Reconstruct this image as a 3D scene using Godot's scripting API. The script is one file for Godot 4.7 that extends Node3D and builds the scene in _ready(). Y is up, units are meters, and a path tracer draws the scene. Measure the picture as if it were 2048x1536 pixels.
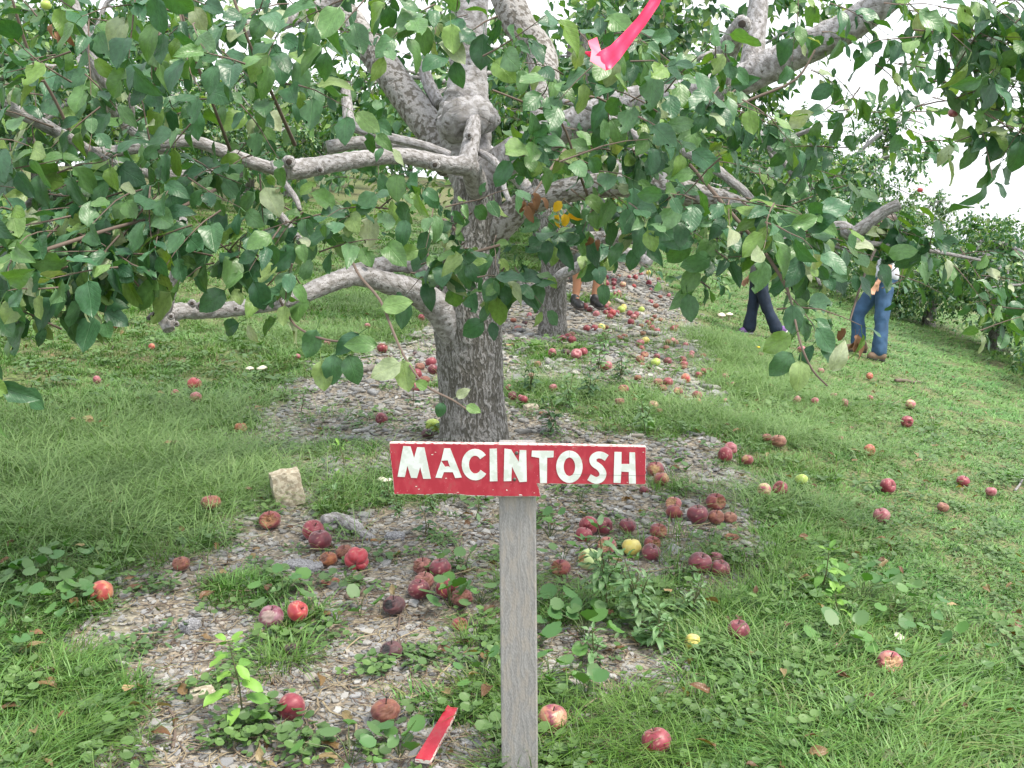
extends Node3D
# An orchard row: an old apple tree over a shale strip, fallen apples, a hand-lettered board on a post.
# Metres, y up. The camera stands at the origin, eye 1.38 m above the strip, looking along -z.

const FOCAL := 2010.0
const EYE := Vector3(0, 1.38, 0)
const TILT := -0.2094
var rng := RandomNumberGenerator.new()
var lumps := FastNoiseLite.new()
var patchy := FastNoiseLite.new()
var grain := FastNoiseLite.new()
var strip: PackedVector2Array
var tufted: Array = []
var M := {}
var leaf_meshes: Array = []
var leaf_tints: Array = []
var leaf_mats: Array = []


# ---------------------------------------------------------------- shapes
class Shape:
	var v := PackedVector3Array()
	var uv := PackedVector2Array()
	var c := PackedColorArray()
	var idx := PackedInt32Array()

	func add(p: Vector3, t := Vector2.ZERO, col := Color.WHITE) -> int:
		v.append(p); uv.append(t); c.append(col)
		return v.size() - 1

	func tri(a: int, b: int, d: int) -> void:      # counter-clockwise seen from outside
		idx.append(a); idx.append(d); idx.append(b)

	func quad(a: int, b: int, d: int, e: int) -> void:
		tri(a, b, d); tri(a, d, e)

	func mesh(mat: Material, flat := false) -> ArrayMesh:
		if flat:
			var v2 := PackedVector3Array(); var uv2 := PackedVector2Array(); var c2 := PackedColorArray(); var i2 := PackedInt32Array()
			for i in idx:
				i2.append(v2.size()); v2.append(v[i]); uv2.append(uv[i]); c2.append(c[i])
			v = v2; uv = uv2; c = c2; idx = i2
		var n := PackedVector3Array(); n.resize(v.size()); n.fill(Vector3.ZERO)
		for t in range(0, idx.size(), 3):
			var a := idx[t]; var b := idx[t + 1]; var d := idx[t + 2]
			var k := (v[d] - v[a]).cross(v[b] - v[a])
			n[a] += k; n[b] += k; n[d] += k
		for i in n.size():
			n[i] = n[i].normalized() if n[i].length_squared() > 1e-20 else Vector3.UP
		var arrays := []; arrays.resize(Mesh.ARRAY_MAX)
		arrays[Mesh.ARRAY_VERTEX] = v; arrays[Mesh.ARRAY_NORMAL] = n; arrays[Mesh.ARRAY_TEX_UV] = uv; arrays[Mesh.ARRAY_COLOR] = c; arrays[Mesh.ARRAY_INDEX] = idx
		var m := ArrayMesh.new()
		m.add_surface_from_arrays(Mesh.PRIMITIVE_TRIANGLES, arrays)
		m.surface_set_material(0, mat)
		return m

	func box(at: Vector3, size: Vector3, turn := Basis(), col := Color.WHITE) -> void:
		for f in 6:
			var ax := f / 2; var s := 1.0 if f % 2 == 0 else -1.0
			var n := Vector3.ZERO; n[ax] = s
			var a := Vector3.ZERO; a[(ax + 1) % 3] = 1.0
			var b := n.cross(a)
			var q := []
			for k in [[-1, -1], [1, -1], [1, 1], [-1, 1]]:
				var p: Vector3 = (n + a * k[0] + b * k[1]) * size * 0.5
				q.append(add(at + turn * p, Vector2(k[0] * 0.5 + 0.5, k[1] * 0.5 + 0.5), col))
			quad(q[0], q[1], q[2], q[3])

	# a tube along pts (Vector4: place and radius), with closed ends; wob roughens it
	func tube(pts: Array, sides: int, wob := 0.0, noise: FastNoiseLite = null, freq := 1.0, col := Color.WHITE, flare := 1.0) -> void:
		var up := Vector3(0.31, 0.2, 0.93)
		var dist := 0.0
		var rows := []
		var last := Vector3.ZERO
		for i in pts.size():
			var p := Vector3(pts[i].x, pts[i].y, pts[i].z)
			var q0: Vector4 = pts[maxi(i - 1, 0)]; var q1: Vector4 = pts[mini(i + 1, pts.size() - 1)]
			var d := (Vector3(q1.x, q1.y, q1.z) - Vector3(q0.x, q0.y, q0.z)).normalized()
			var s := d.cross(up).normalized()
			up = s.cross(d).normalized()
			if i > 0:
				dist += p.distance_to(last)
			last = p
			var row := PackedInt32Array()
			for k in sides + 1:
				var a := TAU * k / sides
				var dir := s * cos(a) + up * sin(a)
				var r: float = pts[i].w
				if noise:
					var w := p + dir * r
					r *= 1.0 + wob * (noise.get_noise_3dv(w * freq) + 0.5 * noise.get_noise_3dv(w * freq * 2.7))
				row.append(add(p + dir * r, Vector2(float(k) / sides, dist), col))
			rows.append(row)
		for i in rows.size() - 1:
			for k in sides:
				quad(rows[i][k], rows[i + 1][k], rows[i + 1][k + 1], rows[i][k + 1])
		for e in [0, rows.size() - 1]:
			var mid := add(Vector3(pts[e].x, pts[e].y, pts[e].z), Vector2(0.5, dist if e else 0.0), col)
			for k in sides:
				if e: tri(rows[e][k], mid, rows[e][k + 1])
				else: tri(rows[e][k + 1], mid, rows[e][k])


# a smooth run of Vector4 through the given ones
func run(pts: Array, each: int) -> Array:
	var out := []
	for i in pts.size() - 1:
		var a: Vector4 = pts[maxi(i - 1, 0)]; var b: Vector4 = pts[i]; var c: Vector4 = pts[i + 1]; var d: Vector4 = pts[mini(i + 2, pts.size() - 1)]
		for k in each:
			var t := float(k) / each
			out.append(0.5 * (2.0 * b + (c - a) * t + (2.0 * a - 5.0 * b + 4.0 * c - d) * t * t + (3.0 * b - a - 3.0 * c + d) * t * t * t))
	out.append(pts[-1])
	return out


# ---------------------------------------------------------------- naming
var taken := {}
func numbered(called: String) -> String:
	if not taken.has(called):
		taken[called] = 0
		return called
	taken[called] += 1
	return "%s_%03d" % [called, taken[called]]

func tag(o: Node, label: String, category: String, group := "", kind := "") -> void:
	if label: o.set_meta("label", label)
	if category: o.set_meta("category", category)
	if group: o.set_meta("group", group)
	if kind: o.set_meta("kind", kind)

func thing(called: String, label: String, category: String, at := Vector3.ZERO, turn := Basis(), group := "") -> Node3D:
	var o := Node3D.new()
	o.name = numbered(called)
	add_child(o)
	o.transform = Transform3D(turn, at)
	tag(o, label, category, group)
	return o

func obj(called: String, m: Mesh, parent: Node = null, at := Transform3D(), mat: Material = null) -> MeshInstance3D:
	var o := MeshInstance3D.new()
	o.mesh = m
	o.transform = at
	if mat: o.material_override = mat
	if parent:
		o.name = called
		parent.add_child(o, true)
	else:
		o.name = numbered(called)
		add_child(o)
	return o

func copies(called: String, m: Mesh, places: Array, tints: PackedColorArray, parent: Node = null) -> MultiMeshInstance3D:
	var mm := MultiMesh.new()
	mm.transform_format = MultiMesh.TRANSFORM_3D
	mm.use_colors = true
	mm.mesh = m
	mm.instance_count = places.size()
	for i in places.size():
		mm.set_instance_transform(i, places[i])
		mm.set_instance_color(i, tints[i])
	var o := MultiMeshInstance3D.new()
	o.multimesh = mm
	o.set_meta("kind", "stuff")
	if parent:
		o.name = called
		parent.add_child(o, true)
	else:
		o.name = numbered(called)
		add_child(o)
	return o


# ---------------------------------------------------------------- the lie of the land
func soft(t: float) -> float:
	return 0.5 * (t + sqrt(t * t + 0.2))

func rise(x: float, z: float) -> float:
	return -0.22 * soft(x - 1.0) - 0.20 * soft(-z - 60.0) + 0.7 * smoothstep(26.0, 56.0, -z) + 0.105 * (soft(-x - 1.3) - soft(-x - 10.0)) + 0.03 * lumps.get_noise_2d(x * 0.8, z * 0.8) + 0.012 * lumps.get_noise_2d(x * 4.0, z * 4.0)

func ground(x: float, z: float) -> Vector3:
	return Vector3(x, rise(x, z), z)

# surveyed places: a bearing read off the photograph and a depth along the line of sight, in metres
func spot(u: float, v: float, d: float) -> Vector3:
	return EYE + Basis(Vector3.RIGHT, TILT) * Vector3((u - 1024.0) / FOCAL * d, (768.0 - v) / FOCAL * d, -d)

func depth_of(p: Vector3) -> float:
	return -(Basis(Vector3.RIGHT, -TILT) * (p - EYE)).z

# where that bearing meets the ground
func landing(u: float, v: float) -> Vector3:
	var t := 1.4
	var a := t
	while t < 90.0:
		var p := spot(u, v, t)
		if p.y < rise(p.x, p.z): break
		a = t
		t *= 1.04
	for i in 18:
		var m := (a + t) * 0.5
		var p := spot(u, v, m)
		if p.y < rise(p.x, p.z): t = m
		else: a = m
	var q := spot(u, v, t)
	return ground(q.x, q.z)

# 1 on the bare shale strip, 0 in the grass
func bare(x: float, z: float) -> float:
	if absf(x) > 6.0: return 0.0
	var wx := x + 0.22 * patchy.get_noise_2d(x * 1.7, z * 1.7)
	var wz := z + 0.3 * patchy.get_noise_2d(x * 1.7 + 40.0, z * 1.7)
	var s := 0.0
	for o in [Vector2(0.07, 0.05), Vector2(-0.07, 0.08), Vector2(0.05, -0.09), Vector2(-0.06, -0.06)]:
		if Geometry2D.is_point_in_polygon(Vector2(wx, wz) + o, strip): s += 0.25
	for t in tufted:
		var q: Vector2 = (Vector2(wx, wz) - t[0]) / t[1]
		if q.length_squared() < 1.0: s *= 0.15 + 0.5 * q.length_squared()
	return s

func lookout() -> void:
	var cam := Camera3D.new()
	cam.name = "camera"
	cam.position = EYE
	cam.rotation = Vector3(TILT, 0, 0)
	cam.fov = rad_to_deg(2.0 * atan(768.0 / FOCAL))
	cam.near = 0.05
	cam.far = 900.0
	add_child(cam)
	var env := Environment.new()
	var sky := ProceduralSkyMaterial.new()
	sky.sky_top_color = Color(0.95, 0.97, 1.0)
	sky.sky_horizon_color = Color(0.88, 0.89, 0.90)
	sky.sky_curve = 0.2
	sky.ground_bottom_color = Color(0.80, 0.81, 0.82)
	sky.ground_horizon_color = Color(0.87, 0.88, 0.89)
	sky.sun_angle_max = 1.0
	env.background_mode = Environment.BG_SKY
	env.sky = Sky.new()
	env.sky.sky_material = sky
	env.background_energy_multiplier = 1.14
	env.tonemap_mode = Environment.TONE_MAPPER_LINEAR
	env.tonemap_exposure = 1.86
	env.sdfgi_enabled = true; env.ssao_enabled = true; env.ssil_enabled = true
	var we := WorldEnvironment.new()
	we.name = "environment"
	we.environment = env
	add_child(we)
	var sun := DirectionalLight3D.new()
	sun.name = "sun"
	sun.light_energy = 1.0
	sun.light_color = Color(1.0, 0.97, 0.92)
	sun.light_angular_distance = 16.0
	sun.shadow_enabled = true
	sun.rotation_degrees = Vector3(-60, 72, 0)
	add_child(sun)


# ---------------------------------------------------------------- materials
func paint(called: String, color: Color, rough := 0.7, vertex := false) -> StandardMaterial3D:
	var m := StandardMaterial3D.new()
	m.resource_name = called
	m.albedo_color = color.linear_to_srgb()
	m.roughness = rough
	m.vertex_color_use_as_albedo = vertex
	M[called] = m
	return m

func noise(kind: int, freq: float, octaves := 4, seed_ := 1) -> FastNoiseLite:
	var n := FastNoiseLite.new()
	n.noise_type = kind
	n.frequency = freq
	n.fractal_octaves = octaves
	n.seed = seed_
	return n

# a picture out of noises: look(p, values) gives each texel's colour
func picture(w: int, h: int, parts: Array, look: Callable, mips := true) -> ImageTexture:
	var maps := []
	for n in parts: maps.append(n.get_seamless_image(w, h))
	var im := Image.create(w, h, false, Image.FORMAT_RGB8)
	for y in h:
		for x in w:
			var vals := []
			for k in maps: vals.append(k.get_pixel(x, y).r)
			im.set_pixel(x, y, look.call(Vector2((x + 0.5) / w, (y + 0.5) / h), vals))
	return ImageTexture.create_from_image(im)

func materials() -> void:
	# bark of the old trunk: grey flakes over dark furrows, drawn out along the stem
	var flake := noise(FastNoiseLite.TYPE_SIMPLEX, 0.05, 5, 3)
	var blotch := noise(FastNoiseLite.TYPE_SIMPLEX_SMOOTH, 0.012, 3, 9)
	var fine := noise(FastNoiseLite.TYPE_SIMPLEX, 0.16, 3, 21)
	var bark := func(_p: Vector2, k: Array) -> Color:
		var f: float = smoothstep(0.36, 0.62, k[0] + 0.75 * (k[1] - 0.5) + 0.2 * (k[2] - 0.5))
		var dark := Color(0.31, 0.297, 0.28).lerp(Color(0.43, 0.415, 0.395), k[2])
		var pale := Color(0.48, 0.47, 0.46).lerp(Color(0.65, 0.64, 0.635), k[2])
		return dark.lerp(pale, f).lerp(Color(0.36, 0.355, 0.32), 0.3 * smoothstep(0.15, 0.45, 1.0 - k[1]) * (1.0 - f))
	var m := paint("old_bark", Color.WHITE, 0.9)
	m.albedo_texture = picture(512, 512, [flake, blotch, fine], bark)
	m.uv1_scale = Vector3(2.0, 0.75, 1)
	m.heightmap_enabled = true
	m.heightmap_texture = picture(512, 512, [flake, fine], func(_p, k): var g: float = smoothstep(0.38, 0.62, k[0]) * 0.8 + 0.2 * k[1]; return Color(g, g, g))
	m.heightmap_scale = 0.9
	# the same bark where it is younger and paler, on the big boughs
	var young := func(_p: Vector2, k: Array) -> Color:
		var f: float = smoothstep(0.22, 0.5, k[0] + 0.5 * (k[1] - 0.5))
		return Color(0.39, 0.37, 0.345).lerp(Color(0.53, 0.515, 0.505).lerp(Color(0.64, 0.63, 0.625), k[2]), f)
	m = paint("bough_bark", Color.WHITE, 0.9)
	m.albedo_texture = picture(256, 256, [flake, blotch, fine], young)
	m.uv1_scale = Vector3(1.0, 1.5, 1)
	m.heightmap_enabled = true
	m.heightmap_texture = picture(256, 256, [flake, fine], func(_p, k): var g: float = smoothstep(0.25, 0.55, k[0]) * 0.8 + 0.2 * k[1]; return Color(g, g, g))
	m.heightmap_scale = 0.5
	# smooth grey bark of the limbs, cross-banded, with darker scabs
	var limb := func(_p: Vector2, k: Array) -> Color:
		var c := Color(0.49, 0.475, 0.47).lerp(Color(0.66, 0.65, 0.66), smoothstep(0.15, 0.8, k[0]))
		c = c.lerp(Color(0.30, 0.28, 0.25), 0.65 * smoothstep(0.70, 0.86, k[1]))
		c = c.lerp(Color(0.34, 0.32, 0.30), 0.55 * (1.0 - smoothstep(0.04, 0.16, k[3])) * smoothstep(0.35, 0.7, k[1]))
		return c.lerp(Color(0.43, 0.42, 0.36), 0.4 * smoothstep(0.6, 0.9, k[2]))
	var spots := noise(FastNoiseLite.TYPE_SIMPLEX_SMOOTH, 0.05, 4, 33)
	var cracks := noise(FastNoiseLite.TYPE_CELLULAR, 0.05, 2, 35)
	cracks.cellular_return_type = FastNoiseLite.RETURN_DISTANCE2_SUB
	cracks.domain_warp_enabled = true; cracks.domain_warp_amplitude = 14.0; cracks.domain_warp_frequency = 0.04
	m = paint("limb_bark", Color.WHITE, 0.85)
	m.albedo_texture = picture(256, 256, [noise(FastNoiseLite.TYPE_SIMPLEX, 0.03, 4, 5), spots, fine, cracks], limb)
	m.uv1_scale = Vector3(1.0, 2.4, 1)
	m.heightmap_enabled = true
	m.heightmap_texture = picture(256, 256, [spots, fine, cracks], func(_p, k): var g: float = 0.45 - 0.3 * smoothstep(0.68, 0.85, k[0]) + 0.25 * k[1] + 0.3 * smoothstep(0.02, 0.2, k[2]); return Color(g, g, g))
	m.heightmap_scale = 0.6
	m = paint("twig_bark", Color(0.13, 0.095, 0.075), 0.8)
	paint("dark_wood", Color(0.05, 0.04, 0.033), 0.95)
	# apple leaf: paler veins, quilted between them, freckled with scab
	var mott := noise(FastNoiseLite.TYPE_SIMPLEX_SMOOTH, 0.03, 4, 7)
	var freck := noise(FastNoiseLite.TYPE_SIMPLEX, 0.11, 2, 17)
	var vein := func(p: Vector2) -> float:
		var a: float = absf(p.x - 0.5)
		var rib: float = 1.0 - smoothstep(0.006, 0.022, a)
		var s: float = fposmod((p.y - a * 0.9) * 7.0, 1.0)
		var side: float = (1.0 - smoothstep(0.03, 0.13, minf(s, 1.0 - s))) * 0.55
		return maxf(rib, side)
	var leaf := func(p: Vector2, k: Array) -> Color:
		var g: float = 0.84 + 0.16 * (k[0] - 0.5)
		var c := Color(g, g, g * 0.97)
		c = c.lerp(Color(1.0, 1.0, 0.86), vein.call(p) * 0.3)
		return c.lerp(Color(0.62, 0.45, 0.30), 0.6 * smoothstep(0.86, 0.93, k[1]))
	var leaf_tex := picture(128, 128, [mott, freck], leaf)
	var leaf_bump := picture(128, 128, [mott], func(p, k): var g: float = 0.6 - 0.45 * vein.call(p) + 0.35 * (k[0] - 0.5); return Color(g, g, g))
	# sixteen tints of the same leaf: deep upper sides, fresh ones, downy pale undersides
	for c in ["3e6a45", "477449", "386443", "4e7c4f", "578246", "416f49", "5c894d", "447550", "6c9446", "4a7851", "365f41", "5f8a5b", "8ea67c", "7fa05f", "729a58", "a0b48e"]:
		leaf_tints.append(Color(c).srgb_to_linear() * Color(1.58, 1.38, 1.62))
	for i in leaf_tints.size():
		m = paint("leaf_%d" % i, leaf_tints[i], 0.36 if i < 12 else 0.55)
		m.albedo_texture = leaf_tex
		m.heightmap_enabled = true; m.heightmap_texture = leaf_bump; m.heightmap_scale = 0.12
		m.backlight_enabled = true; m.backlight = Color(0.72, 0.78, 0.28)
		m.cull_mode = BaseMaterial3D.CULL_DISABLED
		leaf_mats.append(m)
	m = paint("foliage", Color.WHITE, 0.37, true)
	m.albedo_texture = leaf_tex
	m.heightmap_enabled = true; m.heightmap_texture = leaf_bump; m.heightmap_scale = 0.12
	m.backlight_enabled = true; m.backlight = Color(0.72, 0.78, 0.28)
	m.cull_mode = BaseMaterial3D.CULL_DISABLED
	m = paint("herb", Color.WHITE, 0.5, true)
	m.backlight_enabled = true; m.backlight = Color(0.6, 0.72, 0.2)
	m.cull_mode = BaseMaterial3D.CULL_DISABLED
	m = paint("dead_leaf", Color(0.22, 0.115, 0.06), 0.8, true)
	m.cull_mode = BaseMaterial3D.CULL_DISABLED
	m.backlight_enabled = true; m.backlight = Color(0.4, 0.25, 0.1)
	m = paint("yellow_leaf", Color(0.75, 0.48, 0.03), 0.6, true)
	m.cull_mode = BaseMaterial3D.CULL_DISABLED
	m.backlight_enabled = true; m.backlight = Color(0.6, 0.5, 0.1)
	# ground: earth in two layers of grain, tinted where it is shale dust or turf
	m = paint("earth", Color.WHITE, 0.95, true)
	m.albedo_texture = picture(512, 512, [noise(FastNoiseLite.TYPE_SIMPLEX, 0.05, 5, 41), noise(FastNoiseLite.TYPE_CELLULAR, 0.09, 2, 43)], func(_p, k): var g: float = 0.62 + 0.5 * (k[0] - 0.5) + 0.35 * k[1]; return Color(g, g * 0.985, g * 0.95))
	m.uv1_triplanar = true; m.uv1_world_triplanar = true; m.uv1_scale = Vector3(1.1, 1.1, 1.1)
	m.heightmap_enabled = true
	m.heightmap_texture = m.albedo_texture
	m.heightmap_scale = 1.2
	# shale
	m = paint("shale", Color.WHITE, 0.85, true)
	m.albedo_texture = picture(128, 128, [noise(FastNoiseLite.TYPE_SIMPLEX, 0.06, 4, 51)], func(_p, k): var g: float = 0.75 + 0.5 * (k[0] - 0.5); return Color(g, g, g))
	m.uv1_triplanar = true; m.uv1_scale = Vector3(9, 9, 9)
	# apple skin, and rough flesh or rot
	m = paint("apple_skin", Color.WHITE, 0.44, true)
	m.rim_enabled = true; m.rim = 0.45; m.rim_tint = 0.2
	m = paint("withered_skin", Color.WHITE, 0.62, true)
	m.rim_enabled = true; m.rim = 0.4; m.rim_tint = 0.3
	# the sign: paint worn on the faces, weathered softwood below
	var wear := noise(FastNoiseLite.TYPE_SIMPLEX, 0.02, 5, 61)
	var nick := noise(FastNoiseLite.TYPE_SIMPLEX, 0.13, 2, 67)
	m = paint("red_paint", Color.WHITE, 0.5)
	m.albedo_texture = picture(512, 256, [wear, nick], func(_p, k):
		var c := Color(0.60, 0.115, 0.19).lerp(Color(0.64, 0.17, 0.23), smoothstep(0.35, 0.75, k[0]))
		c = c.lerp(Color(0.56, 0.30, 0.28), 0.4 * smoothstep(0.66, 0.9, k[0]))
		return c.lerp(Color(0.90, 0.80, 0.78), 0.8 * smoothstep(0.93, 0.96, k[1])))
	m.uv1_triplanar = true; m.uv1_scale = Vector3(3.4, 3.4, 3.4)
	m = paint("white_paint", Color.WHITE, 0.55)
	m.albedo_texture = picture(256, 256, [wear, nick], func(_p, k):
		var c := Color(0.80, 0.83, 0.815).lerp(Color(0.74, 0.765, 0.74), smoothstep(0.4, 0.7, k[0]))
		return c.lerp(Color(0.62, 0.58, 0.53), 0.6 * smoothstep(0.90, 0.96, k[1])))
	m.uv1_triplanar = true; m.uv1_scale = Vector3(5, 5, 5)
	m = paint("bare_edge", Color.WHITE, 0.8)
	m.albedo_texture = picture(128, 128, [wear, nick], func(_p, k): return Color(0.78, 0.74, 0.69).lerp(Color(0.86, 0.85, 0.83), k[0]).lerp(Color(0.68, 0.25, 0.28), smoothstep(0.62, 0.74, k[1])))
	m.uv1_triplanar = true; m.uv1_scale = Vector3(4, 4, 4)
	var rings := func(p: Vector2, k: Array) -> Color:
		var g: float = 0.5 + 0.5 * sin((p.x * 15.0 + 2.6 * k[0]) * TAU)
		var c := Color(0.44, 0.43, 0.425).lerp(Color(0.62, 0.612, 0.61), 0.25 * g + 0.5 * k[1] + 0.25 * k[0])
		return c.lerp(Color(0.58, 0.55, 0.52), smoothstep(0.4, 0.8, k[2]) * 0.6)
	var along := noise(FastNoiseLite.TYPE_SIMPLEX_SMOOTH, 0.012, 4, 71)
	var saw := noise(FastNoiseLite.TYPE_SIMPLEX, 0.2, 2, 73)
	m = paint("grey_wood", Color.WHITE, 0.85)
	m.albedo_texture = picture(256, 512, [along, saw, wear], rings)
	m.heightmap_enabled = true
	m.heightmap_texture = picture(256, 512, [along, saw], func(p, k): var g: float = 0.5 + 0.3 * sin((p.x * 15.0 + 2.6 * k[0]) * TAU) * 0.5 + 0.4 * (k[1] - 0.5); return Color(g, g, g))
	m.heightmap_scale = 0.12
	m = paint("screw", Color(0.12, 0.11, 0.10), 0.5); m.metallic = 0.7
	m = paint("ribbon", Color(0.90, 0.045, 0.15), 0.4)
	m.cull_mode = BaseMaterial3D.CULL_DISABLED
	m.backlight_enabled = true; m.backlight = Color(0.7, 0.1, 0.25)
	m = paint("rock", Color.WHITE, 0.9)
	m.albedo_texture = picture(256, 256, [noise(FastNoiseLite.TYPE_SIMPLEX, 0.02, 5, 81), nick], func(_p, k): return Color(0.55, 0.51, 0.44).lerp(Color(0.71, 0.68, 0.61), smoothstep(0.3, 0.65, k[0])).lerp(Color(0.5, 0.46, 0.4), smoothstep(0.68, 0.8, k[1]) * 0.6))
	m.uv1_triplanar = true; m.uv1_scale = Vector3(7, 7, 7)
	m.heightmap_enabled = true; m.heightmap_texture = m.albedo_texture; m.heightmap_scale = 0.5
	m = paint("dark_rock", Color.WHITE, 0.9)
	m.albedo_texture = picture(256, 256, [noise(FastNoiseLite.TYPE_SIMPLEX, 0.05, 5, 83), nick], func(_p, k): return Color(0.34, 0.34, 0.36).lerp(Color(0.50, 0.50, 0.52), smoothstep(0.35, 0.65, k[0])).lerp(Color(0.75, 0.75, 0.75), smoothstep(0.70, 0.8, k[1])))
	m.uv1_triplanar = true; m.uv1_scale = Vector3(6, 6, 6)
	# people
	paint("skin", Color(0.50, 0.27, 0.17), 0.55)
	paint("tan_skin", Color(0.42, 0.20, 0.11), 0.55)
	paint("hair", Color(0.045, 0.028, 0.02), 0.5)
	var weave := picture(256, 256, [noise(FastNoiseLite.TYPE_SIMPLEX, 0.008, 3, 91), noise(FastNoiseLite.TYPE_SIMPLEX, 0.3, 2, 93)], func(_p, k): var g: float = 0.7 + 0.25 * k[0] + 0.2 * (k[1] - 0.5); return Color(g, g, g))
	for cloth in [["blue_denim", Color(0.06, 0.14, 0.27)], ["dark_denim", Color(0.020, 0.036, 0.07)], ["white_cotton", Color(0.75, 0.77, 0.85)], ["grey_cotton", Color(0.17, 0.18, 0.18)], ["grey_shorts", Color(0.115, 0.13, 0.125)]]:
		m = paint(cloth[0], cloth[1], 0.9)
		m.albedo_texture = weave
		m.uv1_triplanar = true; m.uv1_scale = Vector3(3, 3, 3)
	paint("boot_leather", Color(0.20, 0.13, 0.085), 0.7)
	paint("boot_sole", Color(0.06, 0.05, 0.045), 0.8)
	paint("black_shoe", Color(0.012, 0.012, 0.014), 0.5)
	paint("white_rubber", Color(0.62, 0.60, 0.60), 0.6)
	paint("purple_cloth", Color(0.20, 0.10, 0.30), 0.8)
	m = paint("dark_lens", Color(0.01, 0.01, 0.01), 0.2)


# ---------------------------------------------------------------- ground, grass, shale
func steps(from: float, to: float, fine_from: float, fine_to: float, fine: float, grow: float) -> Array:
	var out := []
	var x := fine_from
	while x < fine_to:
		out.append(x); x += fine
	var s := fine
	while x < to:
		out.append(x); s *= grow; x += s
	out.append(to)
	x = fine_from; s = fine
	while x > from:
		s *= grow; x -= s
		out.push_front(maxf(x, from))
	return out

var ground_node: MeshInstance3D

func lay_ground() -> void:
	for uvp in [[150, 1640], [290, 1420], [170, 1270], [200, 1165], [430, 1060], [560, 960], [455, 870], [575, 775], [660, 722], [770, 690], [850, 645], [1010, 575], [1110, 530], [1200, 495], [1238, 495], [1310, 560], [1375, 620], [1415, 700], [1440, 760], [1425, 830], [1440, 900], [1490, 970], [1560, 1070], [1545, 1180], [1420, 1215], [1310, 1270], [1360, 1350], [1300, 1440], [1180, 1640]]:
		var p := landing(uvp[0], minf(uvp[1], 1535.0))
		if uvp[1] > 1536: p.z += 0.5
		strip.append(Vector2(p.x, p.z))
	for t in [[1150, 800, 0.85, 0.5], [1330, 850, 0.7, 0.35], [1110, 700, 0.5, 0.5], [1180, 600, 0.5, 0.8], [1200, 1210, 0.22, 0.14], [760, 985, 0.25, 0.2], [660, 900, 0.2, 0.1], [520, 1215, 0.16, 0.10], [560, 1300, 0.09, 0.06], [960, 1400, 0.17, 0.09], [900, 760, 0.25, 0.2]]:
		var p := landing(t[0], t[1])
		tufted.append([Vector2(p.x, p.z), Vector2(t[2], t[3])])
	var xs := steps(-260, 260, -3.2, 4.6, 0.06, 1.16)
	var zs := steps(-420, 6, -11.0, -1.2, 0.06, 1.16)
	var s := Shape.new()
	for z in zs:
		for x in xs:
			var b := bare(x, z)
			var n := patchy.get_noise_2d(x * 3.0, z * 3.0)
			var turf := Color(0.17, 0.25, 0.08).lerp(Color(0.25, 0.22, 0.13), clampf(0.35 + n, 0.0, 1.0))
			var shale := Color(0.44, 0.41, 0.365).lerp(Color(0.34, 0.285, 0.225), clampf(0.3 + 1.3 * n, 0.0, 1.0))
			s.add(ground(x, z), Vector2.ZERO, turf.lerp(shale, b))
	for j in zs.size() - 1:
		for i in xs.size() - 1:
			var a: int = j * xs.size() + i
			s.quad(a, a + xs.size(), a + xs.size() + 1, a + 1)
	ground_node = obj("ground", s.mesh(M.earth))
	tag(ground_node, "sloping orchard ground, turf either side of a bare shale strip", "ground", "", "structure")

func blade(s: Shape, at: Vector3, dir: Vector3, length: float, width: float, bend: float, col: Color) -> void:
	var side := Vector3(-dir.z, 0, dir.x).normalized() * width
	var a := s.add(at - side * 0.5, Vector2.ZERO, col); var b := s.add(at + side * 0.5, Vector2.ZERO, col)
	for k in 2:
		var t := (k + 1) / 3.0
		var p := at + dir * (bend * length * t * t) + Vector3.UP * length * (t - 0.35 * bend * t * t)
		var w := side * (0.5 - 0.14 * k)
		var c := s.add(p - w, Vector2.ZERO, col); var d := s.add(p + w, Vector2.ZERO, col)
		s.quad(a, b, d, c)
		a = c; b = d
	s.tri(a, b, s.add(at + dir * (bend * length) + Vector3.UP * length * (1.0 - 0.35 * bend), Vector2.ZERO, col))

func clump(n: int, radius: float, lo: float, hi: float, width: float, bend: float, straw: float) -> ArrayMesh:
	var s := Shape.new()
	for i in n:
		var a := rng.randf() * TAU
		var r := radius * sqrt(rng.randf())
		var dir := Vector3(cos(a + rng.randf_range(-1.2, 1.2)), 0, sin(a + rng.randf_range(-1.2, 1.2)))
		var g := rng.randf_range(0.55, 1.4)
		var col := Color(g * rng.randf_range(0.85, 1.2), g, g * rng.randf_range(0.8, 1.3))
		if rng.randf() < straw: col = Color(2.4, 1.3, 2.2) * rng.randf_range(0.8, 1.4)
		blade(s, Vector3(cos(a) * r, -0.01, sin(a) * r), dir, rng.randf_range(lo, hi), width * rng.randf_range(0.7, 1.2), bend * rng.randf_range(0.3, 1.5), col)
	return s.mesh(M.herb)

# a scatter of ground places: even over bearing and over the logarithm of the distance, so nearer ground is denser
func strewn(n: int, near: float, far: float, spread: float, keep: Callable) -> Array:
	var out := []
	for i in n:
		var d := near * pow(far / near, rng.randf())
		var a := rng.randf_range(-spread, spread)
		var x := sin(a) * d; var z := -cos(a) * d
		var k: float = keep.call(x, z, d)
		if k > 0.0: out.append([x, z, d, k])
	return out

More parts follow.
